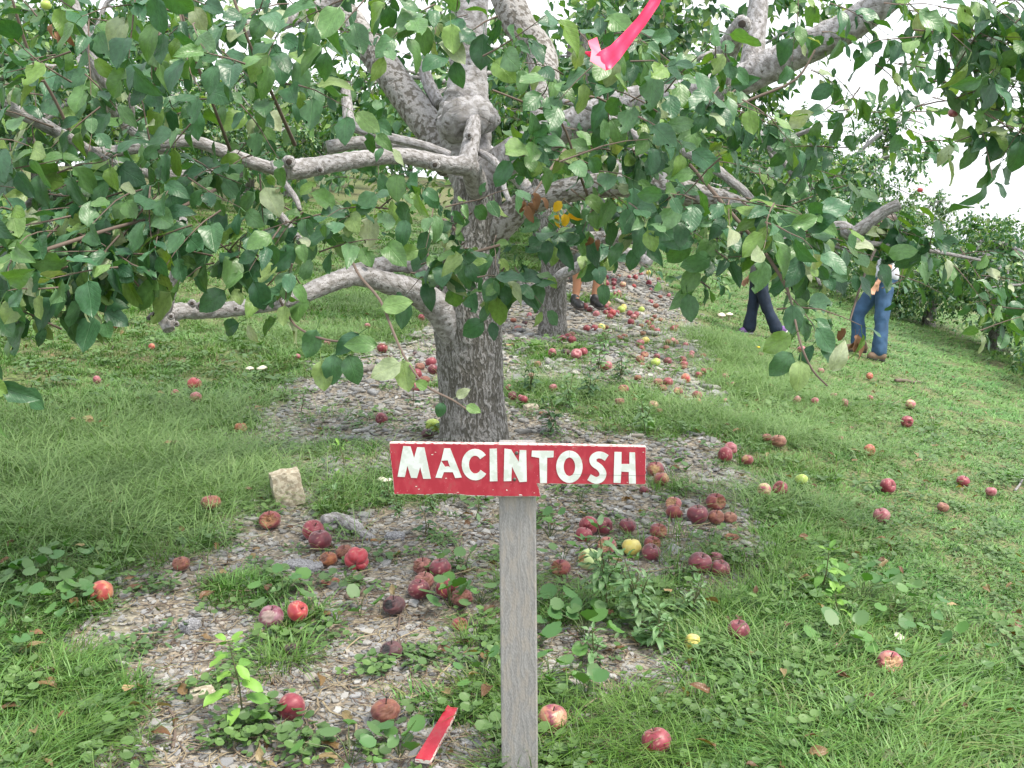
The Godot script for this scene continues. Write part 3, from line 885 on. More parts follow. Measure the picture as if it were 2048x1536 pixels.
func sign_board() -> void:
	var foot := ground(0.019, -2.115)
	var lean := Basis(Vector3.RIGHT, deg_to_rad(-4.5)) * Basis(Vector3.BACK, deg_to_rad(0.55)) * Basis(Vector3.UP, deg_to_rad(-3.0))
	var t := thing("orchard_sign", "red board with white hand-painted capitals nailed to a grey wooden post", "sign", foot, lean)
	# post: a sawn softwood plank on end, edges eased
	var s := Shape.new()
	var w := 0.0415; var d := 0.019; var e := 0.0025; var hgt := 0.799
	var rim := [Vector2(-w + e, d), Vector2(w - e, d), Vector2(w, d - e), Vector2(w, -d + e), Vector2(w - e, -d), Vector2(-w + e, -d), Vector2(-w, -d + e), Vector2(-w, d - e)]
	var ys := [-0.2, 0.0, 0.1, 0.2, 0.3, 0.4, 0.5, 0.6, 0.7, hgt - 0.003, hgt]
	for side in 8:
		var a: Vector2 = rim[side]; var b: Vector2 = rim[(side + 1) % 8]
		for k in ys.size() - 1:
			var q := []
			for c in [[a, k], [b, k], [b, k + 1], [a, k + 1]]:
				var y: float = ys[c[1]]
				var wob := 1.0 + 0.006 * sin(y * 9.0)
				var f := 0.97 if c[1] == ys.size() - 1 else 1.0
				q.append(s.add(Vector3(c[0].x * wob * f, y, c[0].y * f), Vector2((c[0].x + c[0].y * 0.3) / 0.085 * 0.5 + 0.5, y * 1.1)))
			s.quad(q[0], q[1], q[2], q[3])
	var top := []
	for p in rim: top.append(s.add(Vector3(p.x * 0.97, hgt, p.y * 0.97), Vector2(p.x * 8.0, p.y)))
	for i in range(1, 7): s.tri(top[0], top[i], top[i + 1])
	obj("post", s.mesh(M.grey_wood, true), t)
	# board, its lower edge split away to the right
	var k := 0.566 / 2020.0
	var at := Transform3D(Basis(Vector3.BACK, deg_to_rad(-0.3)), Vector3(-0.2815, hgt + 0.004, d + 0.0015))
	var outline := [[20, 58], [500, 60], [1300, 66], [2036, 76], [2041, 84], [2040, 378], [1900, 381], [1500, 380], [1185, 378], [1192, 402], [1203, 428], [1207, 455], [1214, 482], [900, 484], [640, 481], [560, 470], [420, 468], [300, 477], [150, 473], [50, 474], [40, 330], [22, 130]]
	var op := PackedVector2Array()
	for p in outline: op.append(Vector2((p[0] - 20.0) * k, (58.0 - p[1]) * k))
	var board := obj("board", slab(op, 0.018, M.bare_edge), t, at)
	var face := PackedVector2Array()
	for p in outline:
		var q := Vector2(p[0], p[1])
		q.y = q.y - 3.0 if q.y > 300.0 else q.y + (6.0 if q.y < 90.0 else 0.0)
		q.x = q.x + 3.0 if q.x < 60.0 else q.x - (3.0 if q.x > 2000.0 else 0.0)
		if p[1] > 465 and p[0] < 700 and p[0] > 250: q.y -= 3.0
		face.append(Vector2((q.x - 20.0) * k, (58.0 - q.y) * k))
	obj("painted_face", slab(face, 0.0008, M.red_paint, 0.018), board)
	var letters := [
		poly([[130, 82], [188, 85], [215, 178], [240, 90], [298, 92], [346, 345], [285, 345], [262, 250], [235, 340], [188, 338], [160, 240], [138, 332], [80, 330]]),
		poly([[455, 98], [503, 98], [592, 332], [540, 337], [522, 290], [451, 290], [432, 338], [382, 335], [430, 200], [461, 247], [484, 243], [500, 250], [482, 195], [430.6, 198.3]]),
		ring(700, 228, 107, 127, 50, 72, 38, 324, 22),
		poly([[815, 100], [872, 98], [875, 360], [815, 362]]),
		poly([[932, 98], [985, 105], [1045, 205], [1052, 108], [1104, 110], [1108, 362], [1050, 366], [990, 240], [985, 358], [925, 360]]),
		poly([[1148, 113], [1320, 113], [1318, 165], [1268, 168], [1266, 372], [1212, 372], [1206, 170], [1145, 160]]),
		ring(1443, 240, 104, 130, 45, 75, 91, 450, 26),
		brush([[1735, 168], [1700, 148], [1660, 146], [1628, 172], [1636, 212], [1680, 245], [1706, 290], [1692, 332], [1650, 348], [1597, 322]], 54),
		poly([[1795, 118], [1850, 120], [1850, 215], [1912, 215], [1912, 122], [1955, 122], [1965, 372], [1910, 372], [1908, 278], [1850, 275], [1845, 368], [1790, 365]]),
	]
	for p in letters:
		var q := PackedVector2Array()
		for c in p: q.append(Vector2((c.x - 20.0) * k, (58.0 - c.y) * k))
		obj("letter", slab(q, 0.0009, M.white_paint, 0.0189), board)
	# the crack that runs through the last three letters
	obj("crack", slab(PackedVector2Array([Vector2(0.40, -0.0681), Vector2(0.48, -0.0688), Vector2(0.57, -0.0697), Vector2(0.57, -0.0702), Vector2(0.48, -0.0692), Vector2(0.40, -0.0684)]), 0.0004, M.dark_wood, 0.0196), board)
	# flecks where the paint has gone
	for p in [[465, 340, 9], [1062, 470, 13], [950, 433, 10], [250, 430, 9], [226, 408, 7], [840, 430, 6], [76, 460, 8], [1165, 452, 7], [968, 334, 8], [32, 132, 6], [2020, 120, 6], [1480, 88, 12], [1330, 82, 14], [700, 74, 10], [360, 150, 8], [385, 130, 6], [1900, 362, 7], [560, 455, 9]]:
		var fl := PackedVector2Array()
		for i in 7:
			var a := TAU * i / 7.0
			var rr: float = p[2] * rng.randf_range(0.35, 1.0) * k
			fl.append(Vector2((p[0] - 20.0) * k + cos(a) * rr * 1.5, (58.0 - p[1]) * k + sin(a) * rr * 0.6))
		obj("worn_fleck", slab(fl, 0.0003, M.bare_edge, 0.01882), board)
	for p in [[1028, 133], [1010, 345]]:
		var sc := Shape.new()
		var c := Vector3((p[0] - 20.0) * k, (58.0 - p[1]) * k, 0.0188)
		sc.tube([Vector4(c.x, c.y, c.z, 0.004), Vector4(c.x, c.y, c.z + 0.0012, 0.004), Vector4(c.x, c.y, c.z + 0.002, 0.0022)], 12)
		obj("screw", sc.mesh(M.screw), board)
	# the strip that split off, lying painted side up
	var a := landing(846, 1560.0 - 12.0); var b := landing(905, 1440)
	var along := b - a
	var strip_o := thing("broken_sign_strip", "narrow red painted strip of broken board lying on the shale", "wood strip", (a + b) * 0.5 + Vector3.UP * 0.03, Basis.looking_at(along.normalized(), Vector3.UP))
	var l := along.length() * 0.5
	var pl := PackedVector2Array([Vector2(-0.019, -l), Vector2(0.019, -l), Vector2(0.017, l * 0.7), Vector2(0.015, l), Vector2(-0.003, l * 0.97), Vector2(-0.014, l * 1.05), Vector2(-0.017, 0)])
	var flat := Transform3D(Basis(Vector3.RIGHT, -PI / 2), Vector3.ZERO)
	obj("wood", slab(pl, 0.009, M.bare_edge, -0.002), strip_o, flat)
	var inner := PackedVector2Array()
	for p in pl: inner.append(Vector2(p.x * 0.975, p.y * 0.997))
	obj("painted_face", slab(inner, 0.0008, M.red_paint, 0.0072), strip_o, flat)


# ---------------------------------------------------------------- rocks and fallen wood
func boulder(corners: Array, n: int, rough: float, mat: Material) -> ArrayMesh:
	# a cube sphere pushed out to the box between the corners, squarish and chipped
	var s := Shape.new()
	for f in 6:
		var ax := f / 2; var sg := 1.0 if f % 2 == 0 else -1.0
		var nn := Vector3.ZERO; nn[ax] = sg
		var a := Vector3.ZERO; a[(ax + 1) % 3] = 1.0
		var b := nn.cross(a)
		var first := s.v.size()
		for j in n + 1:
			for i in n + 1:
				var p := nn + a * (2.0 * i / n - 1.0) + b * (2.0 * j / n - 1.0)
				var r := p.normalized() * 1.12
				p = p.lerp(r, corners[1])
				var w := grain.get_noise_3dv(p * 1.3) * rough + grain.get_noise_3dv(p * 4.0) * rough * 0.35
				s.add((p * (1.0 + w)) * (corners[0] as Vector3) * 0.5)
		for j in n:
			for i in n:
				var q := first + j * (n + 1) + i
				s.quad(q, q + 1, q + n + 2, q + n + 1)
	return s.mesh(mat)

func stick(u0: float, v0: float, u1: float, v1: float, r: float, label: String, bow := 0.02, mat := "twig_bark") -> void:
	var a := landing(u0, v0); var b := landing(u1, v1)
	var s := Shape.new()
	var pts := []
	var side := (b - a).cross(Vector3.UP).normalized()
	for i in 6:
		var t := i / 5.0
		var p := a.lerp(b, t) + side * bow * sin(t * PI) + side * rng.randfn() * bow * 0.12
		p.y = rise(p.x, p.z) + r * 0.9 + 0.004
		pts.append(Vector4(p.x - a.x, p.y - a.y, p.z - a.z, r * (1.0 - 0.5 * t)))
	s.tube(run(pts, 3), 6, 0.12, grain, 60.0)
	var o := obj("fallen_stick", s.mesh(M[mat]), null, Transform3D(Basis(), a))
	tag(o, label, "stick")

func rocks_and_wood() -> void:
	var p := landing(572, 1008)
	var r := obj("square_rock", boulder([Vector3(0.122, 0.15, 0.105), 0.2], 12, 0.10, M.rock), null, Transform3D(Basis(Vector3.UP, 0.35) * Basis(Vector3.RIGHT, -0.12) * Basis(Vector3.BACK, 0.12), p + Vector3(0, 0.06, -0.03)))
	tag(r, "squared buff stone block standing on the shale left of the sign", "rock")
	p = landing(605, 1135)
	r = obj("dark_rock", boulder([Vector3(0.15, 0.03, 0.07), 0.6], 10, 0.12, M.dark_rock), null, Transform3D(Basis(Vector3.UP, -0.2), p + Vector3.UP * 0.006))
	tag(r, "flat dark speckled rock left of the rotten orange apple", "rock")
	p = landing(405, 1402)
	r = obj("pale_rock", boulder([Vector3(0.065, 0.045, 0.05), 0.5], 8, 0.12, M.rock), null, Transform3D(Basis(Vector3.UP, 0.5), p + Vector3.UP * 0.012))
	tag(r, "rounded pale stone left of the lime seedling", "rock")
	p = landing(380, 1258)
	r = obj("grey_rock", boulder([Vector3(0.06, 0.035, 0.045), 0.5], 8, 0.14, M.dark_rock), null, Transform3D(Basis(Vector3.UP, 1.1), p + Vector3.UP * 0.008))
	tag(r, "small grey stone below the orange-red apple", "rock")
	p = landing(790, 1078)
	r = obj("low_rock", boulder([Vector3(0.075, 0.035, 0.05), 0.6], 8, 0.12, M.dark_rock), null, Transform3D(Basis(Vector3.UP, 0.1), p + Vector3.UP * 0.008))
	tag(r, "low grey stone under the dark rosette weed", "rock")
	p = landing(1062, 824)
	r = obj("buff_rock", boulder([Vector3(0.085, 0.06, 0.06), 0.4], 8, 0.12, M.rock), null, Transform3D(Basis(Vector3.UP, 0.4), p + Vector3.UP * 0.015))
	tag(r, "buff stone among apples right of the big trunk", "rock")
	# the broken log
	var s := Shape.new()
	var a := landing(648, 1052)
	var pts := []
	for q in [[645, 1040, 12.0], [672, 1038, 14.0], [702, 1048, 14.0], [725, 1062, 11.0], [745, 1072, 8.0]]:
		var g := landing(q[0], q[1] + 14)
		var rad: float = q[2] / FOCAL * depth_of(g)
		pts.append(Vector4(g.x - a.x, g.y - a.y + rad, g.z - a.z, rad))
	s.tube(run(pts, 5), 14, 0.16, grain, 34.0)
	var lg := obj("broken_log", s.mesh(M.limb_bark), null, Transform3D(Basis(), a))
	tag(lg, "short curved grey log broken off at its right end", "log")
	s = Shape.new()
	for i in 5:
		var e := Vector3(pts[4].x, pts[4].y, pts[4].z)
		var d := Vector3(0.02 + 0.006 * i, 0.006 - 0.005 * i, 0.006 * sin(i * 2.0))
		s.tube([Vector4(e.x - d.x * 0.5, e.y, e.z, 0.005), Vector4(e.x + d.x, e.y + d.y - 0.006, e.z + d.z, 0.001)], 5)
	obj("splintered_end", s.mesh(paint("splinter", Color(0.28, 0.15, 0.07), 0.8)), lg)
	stick(680, 1085, 990, 1072, 0.004, "long thin red-brown stick lying across the shale below the sign", 0.015)
	stick(1400, 1122, 1490, 1135, 0.006, "grey stick behind the three maroon apples", 0.004)
	stick(1475, 1155, 1550, 1098, 0.004, "bent pale stick right of the three maroon apples", 0.03)
	stick(545, 1250, 620, 1275, 0.0045, "grey stick leaning by the scabbed purple apple", 0.01)
	stick(705, 1110, 745, 1165, 0.003, "thin dark stick beside the pleated red apple", 0.005)
	stick(800, 1225, 870, 1410, 0.0035, "long curved red-brown stick left of the lower post", 0.04)
	stick(690, 1200, 730, 1180, 0.009, "knobbly grey-brown root end among the shale", 0.012)
	stick(345, 1500, 335, 1420, 0.005, "grey stick on the shale at lower left", 0.015)
	stick(165, 1265, 180, 1225, 0.007, "pale bent stick near the left-hand grey stone", 0.012, "limb_bark")
	stick(1150, 1462, 1260, 1470, 0.004, "straight stick between the two bottom right apples", 0.003)
	stick(330, 1385, 470, 1310, 0.004, "long thin stick left of the lime seedling", 0.01)
	stick(860, 1240, 800, 1290, 0.003, "thin twig below the shrivelled brown apple", 0.01)
	stick(1790, 765, 1840, 768, 0.018, "short brown branch lying on the mown way at the right", 0.02)
	stick(1760, 812, 1800, 806, 0.008, "thin branch in the mown grass at the right", 0.01)
	stick(2030, 985, 2050, 950, 0.008, "pale stick at the right edge of the grass", 0.01, "limb_bark")
	stick(1390, 1190, 1450, 1200, 0.005, "dark stick at the lower edge of the shale, right", 0.006)
	stick(1340, 1235, 1395, 1210, 0.004, "thin stick running into the right-hand tuft", 0.006)
	# a scrap of white fungus and dry leaves on the ground
	for q in [[773, 970, 16, "f0ead8", "white_fungus", "cream white fungus beside the left end of the board", "mushroom"], [516, 745, 15, "dcd8c0", "white_fungus", "white fungus at the grass edge left of the hanging twig", "mushroom"], [1442, 640, 14, "e6dcc8", "white_fungus", "pale fungus in the grass left of the child", "mushroom"]]:
		var g := landing(q[0], q[1])
		var m := paint("%s_%d" % [q[4], q[0]], Color(q[3]).srgb_to_linear() * 0.85, 0.8)
		var sz: float = q[2] / FOCAL * depth_of(g)
		var o := thing(q[4], q[5], q[6], g)
		for k in 3:
			var h := Shape.new()
			var c := Vector3(rng.randfn() * sz * 0.5, 0, rng.randfn() * sz * 0.4)
			h.tube([Vector4(c.x, -0.005, c.z, sz * 0.2), Vector4(c.x, sz * 0.6, c.z, sz * 0.18), Vector4(c.x, sz * 0.62, c.z, sz * 0.6), Vector4(c.x, sz * 0.8, c.z, sz * 0.5), Vector4(c.x, sz * 0.98, c.z, sz * 0.15)], 12, 0.1, grain, 60.0)
			obj("cap", h.mesh(m), o)
	var n := 0
	for q in [[268, 1390, 0.034, "tan dry leaf on the grass edge at lower left"], [240, 1180, 0.03, "tan dry leaf beside the orange-red apple"], [183, 860, 0.05, "tan dry leaf in the long grass at left"], [531, 824, 0.045, "tan dry leaf at the left edge of the shale"], [145, 1108, 0.03, "dry leaf curled in the grass above the round weeds"], [1805, 1306, 0.03, "white dry leaf above the bitten pink apple"], [1915, 1225, 0.03, "brown dry leaf in the right-hand grass"], [1745, 1090, 0.03, "dark red dry leaf in the right-hand grass"], [1012, 702, 0.05, "rusty dry leaf beside the big trunk"], [95, 1290, 0.03, "brown dry leaf under the round weeds at left"], [1330, 1195, 0.03, "dark shred of apple skin below the maroon apples"], [1700, 935, 0.03, "small brown leaf in the grass left of the red pair"]]:
		var g := landing(q[0], q[1])
		var o := obj("dry_leaf", leaf_meshes[n % 5], null, Transform3D((Basis(Vector3.UP, n * 1.9) * Basis(Vector3.RIGHT, -0.35)).scaled(Vector3.ONE * q[2] * 1.4), g + Vector3.UP * 0.03), herb_mat(["dry_a", "dry_b"][n % 2] if n != 5 else "dry_c", [Color(0.42, 0.29, 0.15), Color(0.25, 0.13, 0.07)][n % 2] if n != 5 else Color(0.62, 0.57, 0.5)))
		tag(o, q[3], "leaf")
		n += 1
	var hp := landing(893, 1198)
	var lid := obj("dry_leaf", leaf_meshes[5], null, Transform3D((Basis(Vector3.UP, 0.5) * Basis(Vector3.RIGHT, 0.7)).scaled(Vector3.ONE * 0.055), hp + Vector3(-0.02, 0.075, -0.02)), herb_mat("dry_d", Color(0.45, 0.30, 0.10)))
	tag(lid, "curled tan leaf lying on the red apple in the heap", "leaf")
	var dp := landing(1516, 707)
	var dn := Shape.new()
	dn.tube([Vector4(0, -0.01, 0, 0.003), Vector4(0, 0.05, 0, 0.003), Vector4(0, 0.052, 0, 0.016), Vector4(0, 0.062, 0, 0.017), Vector4(0, 0.068, 0, 0.006)], 10)
	tag(obj("dandelion", dn.mesh(paint("dandelion_yellow", Color(0.75, 0.55, 0.02), 0.7)), null, Transform3D(Basis(), dp)), "single yellow dandelion in the grass below the child", "flower")


# ---------------------------------------------------------------- apples
# kind: base colour, second colour, share of the second, wrinkle, dent, squash
const SKINS := {
	"maroon": ["5a1420", "7a2030", 0.5, 0.03, 0.0, 0.92],
	"red": ["861a2a", "9a3440", 0.4, 0.02, 0.0, 0.92],
	"bright": ["a8222c", "c24a3a", 0.3, 0.0, 0.0, 0.93],
	"orange": ["b94038", "d08a5c", 0.35, 0.0, 0.0, 0.93],
	"pink": ["9c3f4a", "bd7a78", 0.5, 0.05, 0.0, 0.9],
	"green": ["98ad4c", "a8ba5a", 0.3, 0.0, 0.0, 0.9],
	"yellow": ["c6b75a", "cfc274", 0.3, 0.0, 0.0, 0.95],
	"pale": ["ab5a6c", "bfae80", 0.5, 0.02, 0.0, 0.9],
	"brown": ["6e3324", "93593a", 0.5, 0.10, 0.12, 0.8],
	"tan": ["7d4a35", "a8795a", 0.5, 0.09, 0.1, 0.8],
	"rust": ["8f4a22", "a8672f", 0.5, 0.07, 0.25, 0.85],
	"dark": ["2e1518", "532a2a", 0.5, 0.1, 0.15, 0.8],
	"wrinkled": ["7a4036", "9a6654", 0.5, 0.17, 0.12, 0.8],
	"scarred": ["7c1c2a", "9a5a40", 0.3, 0.03, 0.1, 0.9],
	"scabbed": ["7a3044", "9b6f78", 0.45, 0.04, 0.08, 0.95],
	"hollow": ["741e28", "8f4430", 0.4, 0.06, 0.5, 0.85],
	"bitten": ["983444", "bb7a64", 0.35, 0.03, 0.42, 0.9],
	"pleated": ["b01828", "c03a44", 0.4, 0.0, 0.0, 0.95],
	"mottled": ["843046", "b87c58", 0.5, 0.02, 0.1, 0.97],
	"greenrot": ["afc080", "b8c68a", 0.3, 0.0, 0.12, 0.95],
	"flat": ["8f4a2e", "b5714a", 0.5, 0.2, 0.3, 0.28],
}
var apple_cache := {}

func apple_mesh(kind: String, seed_: int, fine: int) -> ArrayMesh:
	var key := "%s%d_%d" % [kind, seed_, fine]
	if apple_cache.has(key): return apple_cache[key]
	var k: Array = SKINS[kind]
	var c0 := Color(k[0]).srgb_to_linear(); var c1 := Color(k[1]).srgb_to_linear()
	if kind not in ["green", "yellow", "greenrot", "pale"]:
		c0 = c0.lerp(Color(0.17, 0.075, 0.085), 0.2) * Color(0.85, 0.85, 0.95); c1 = c1.lerp(Color(0.24, 0.11, 0.11), 0.2) * Color(0.82, 0.82, 0.9)
	var r := RandomNumberGenerator.new()
	r.seed = hash(key)
	var off := Vector3(r.randf(), r.randf(), r.randf()) * 40.0
	var bite := Vector3(r.randfn() * 0.5, 0.6, 0.8).normalized()
	var s := Shape.new()
	var nu := fine; var nv := fine * 2 / 3
	var lop := r.randf_range(-0.08, 0.08)
	for j in nv + 1:
		var t := PI * j / nv
		for i in nu + 1:
			var a := TAU * (i % nu) / nu
			var d := Vector3(sin(t) * cos(a), cos(t), sin(t) * sin(a))
			var rad := 1.0 - 0.38 * exp(-pow(t / 0.36, 2.0)) - 0.24 * exp(-pow((PI - t) / 0.34, 2.0)) - 0.05 * (t / PI) + lop * d.x
			rad += 0.022 * cos(a * 5.0) * pow(t / PI, 2.0)
			rad += 0.05 * grain.get_noise_3dv(d * 0.9 + off)
			if k[3] > 0.0: rad -= k[3] * absf(grain.get_noise_3dv(d * Vector3(3.2, 1.6, 3.2) + off)) * 1.6
			if kind == "pleated": rad *= 0.80 + 0.24 * pow(absf(sin(a * 2.5)), 0.5)
			var tone: float = smoothstep(0.5 - k[2] * 0.5, 0.9 - k[2] * 0.4, 0.5 + 0.6 * grain.get_noise_3dv(d * 1.1 + off) + (0.0 if kind in ["yellow", "green", "greenrot"] else 0.18) * grain.get_noise_3dv(d * Vector3(9, 2, 9) + off))
			var col := c0.lerp(c1, tone)
			if kind in ["red", "bright", "maroon", "pink", "pleated"] and grain.get_noise_3dv(d * 16.0 + off) > 0.55: col = col.lerp(Color(0.6, 0.38, 0.28), 0.45)
			if k[4] > 0.0:
				var near := d.dot(bite) + 0.14 * grain.get_noise_3dv(d * 4.0 + off)
				var edge: float = 0.82 if k[4] < 0.2 else 0.66
				if near > edge:
					var deep: float = smoothstep(edge, edge + 0.14, near)
					rad -= k[4] * deep * (0.8 + 0.8 * absf(grain.get_noise_3dv(d * 6.0 + off)))
					var flesh := {"bitten": Color(0.42, 0.25, 0.13), "hollow": Color(0.24, 0.11, 0.05), "scarred": Color(0.33, 0.2, 0.09), "greenrot": Color(0.30, 0.15, 0.05), "scabbed": Color(0.28, 0.20, 0.18), "dark": Color(0.01, 0.008, 0.01), "mottled": Color(0.45, 0.27, 0.17)}
					col = col.lerp(flesh.get(kind, Color(0.16, 0.06, 0.035)) * r.randf_range(0.8, 1.2), smoothstep(edge, edge + 0.05, near))
			s.add(d * rad * Vector3(1, k[5], 1), Vector2.ZERO, col)
	for j in nv:
		for i in nu:
			var q := j * (nu + 1) + i
			s.quad(q, q + 1, q + nu + 2, q + nu + 1)
	var m := s.mesh(M.withered_skin if k[3] >= 0.06 or kind == "flat" else M.apple_skin)
	apple_cache[key] = m
	return m

var stem_mesh: ArrayMesh

func apple(u: float, v: float, px: float, kind: String, label: String, group := "") -> void:
	var g := landing(u, v + px * 0.36)
	var r: float = px * 0.5 / FOCAL * depth_of(g)
	r = clampf(r * 1.04, 0.017, 0.045)
	if g.distance_to(EYE) > 8.0: r = maxf(r, 0.029)
	var squash: float = SKINS[kind][5]
	var turn := Basis(Vector3.UP, rng.randf() * TAU) * Basis(Vector3.RIGHT, rng.randf_range(-0.5, 1.9) if squash > 0.5 else 0.1)
	if SKINS[kind][4] >= 0.08: turn = Basis(Vector3.UP, rng.randf_range(-0.7, 0.7)) * Basis(Vector3.RIGHT, rng.randf_range(-0.25, 0.3))
	if kind == "pleated": turn = Basis(Vector3.RIGHT, 1.75)
	var fine := 36 if px > 30 else (24 if px > 18 else 16)
	var grass_lift := 0.012 if bare(g.x, g.z) < 0.4 else 0.0
	var at := Transform3D(turn.scaled(Vector3.ONE * r), g + Vector3.UP * (r * (0.78 if squash > 0.5 else 0.28) + grass_lift))
	var o := obj("apple" if kind not in ["brown", "tan", "rust", "dark", "wrinkled", "flat", "hollow"] else "rotten_apple", apple_mesh(kind, rng.randi() % 4, fine), null, at)
	tag(o, label, "apple", group)
	if px > 24 and kind != "flat":
		if stem_mesh == null:
			var s := Shape.new()
			s.tube([Vector4(0, 0.52, 0, 0.045), Vector4(0.02, 0.72, 0.01, 0.04), Vector4(0.07, 0.93, 0.02, 0.05)], 5)
			stem_mesh = s.mesh(M.dark_wood)
		obj("stem", stem_mesh, o)

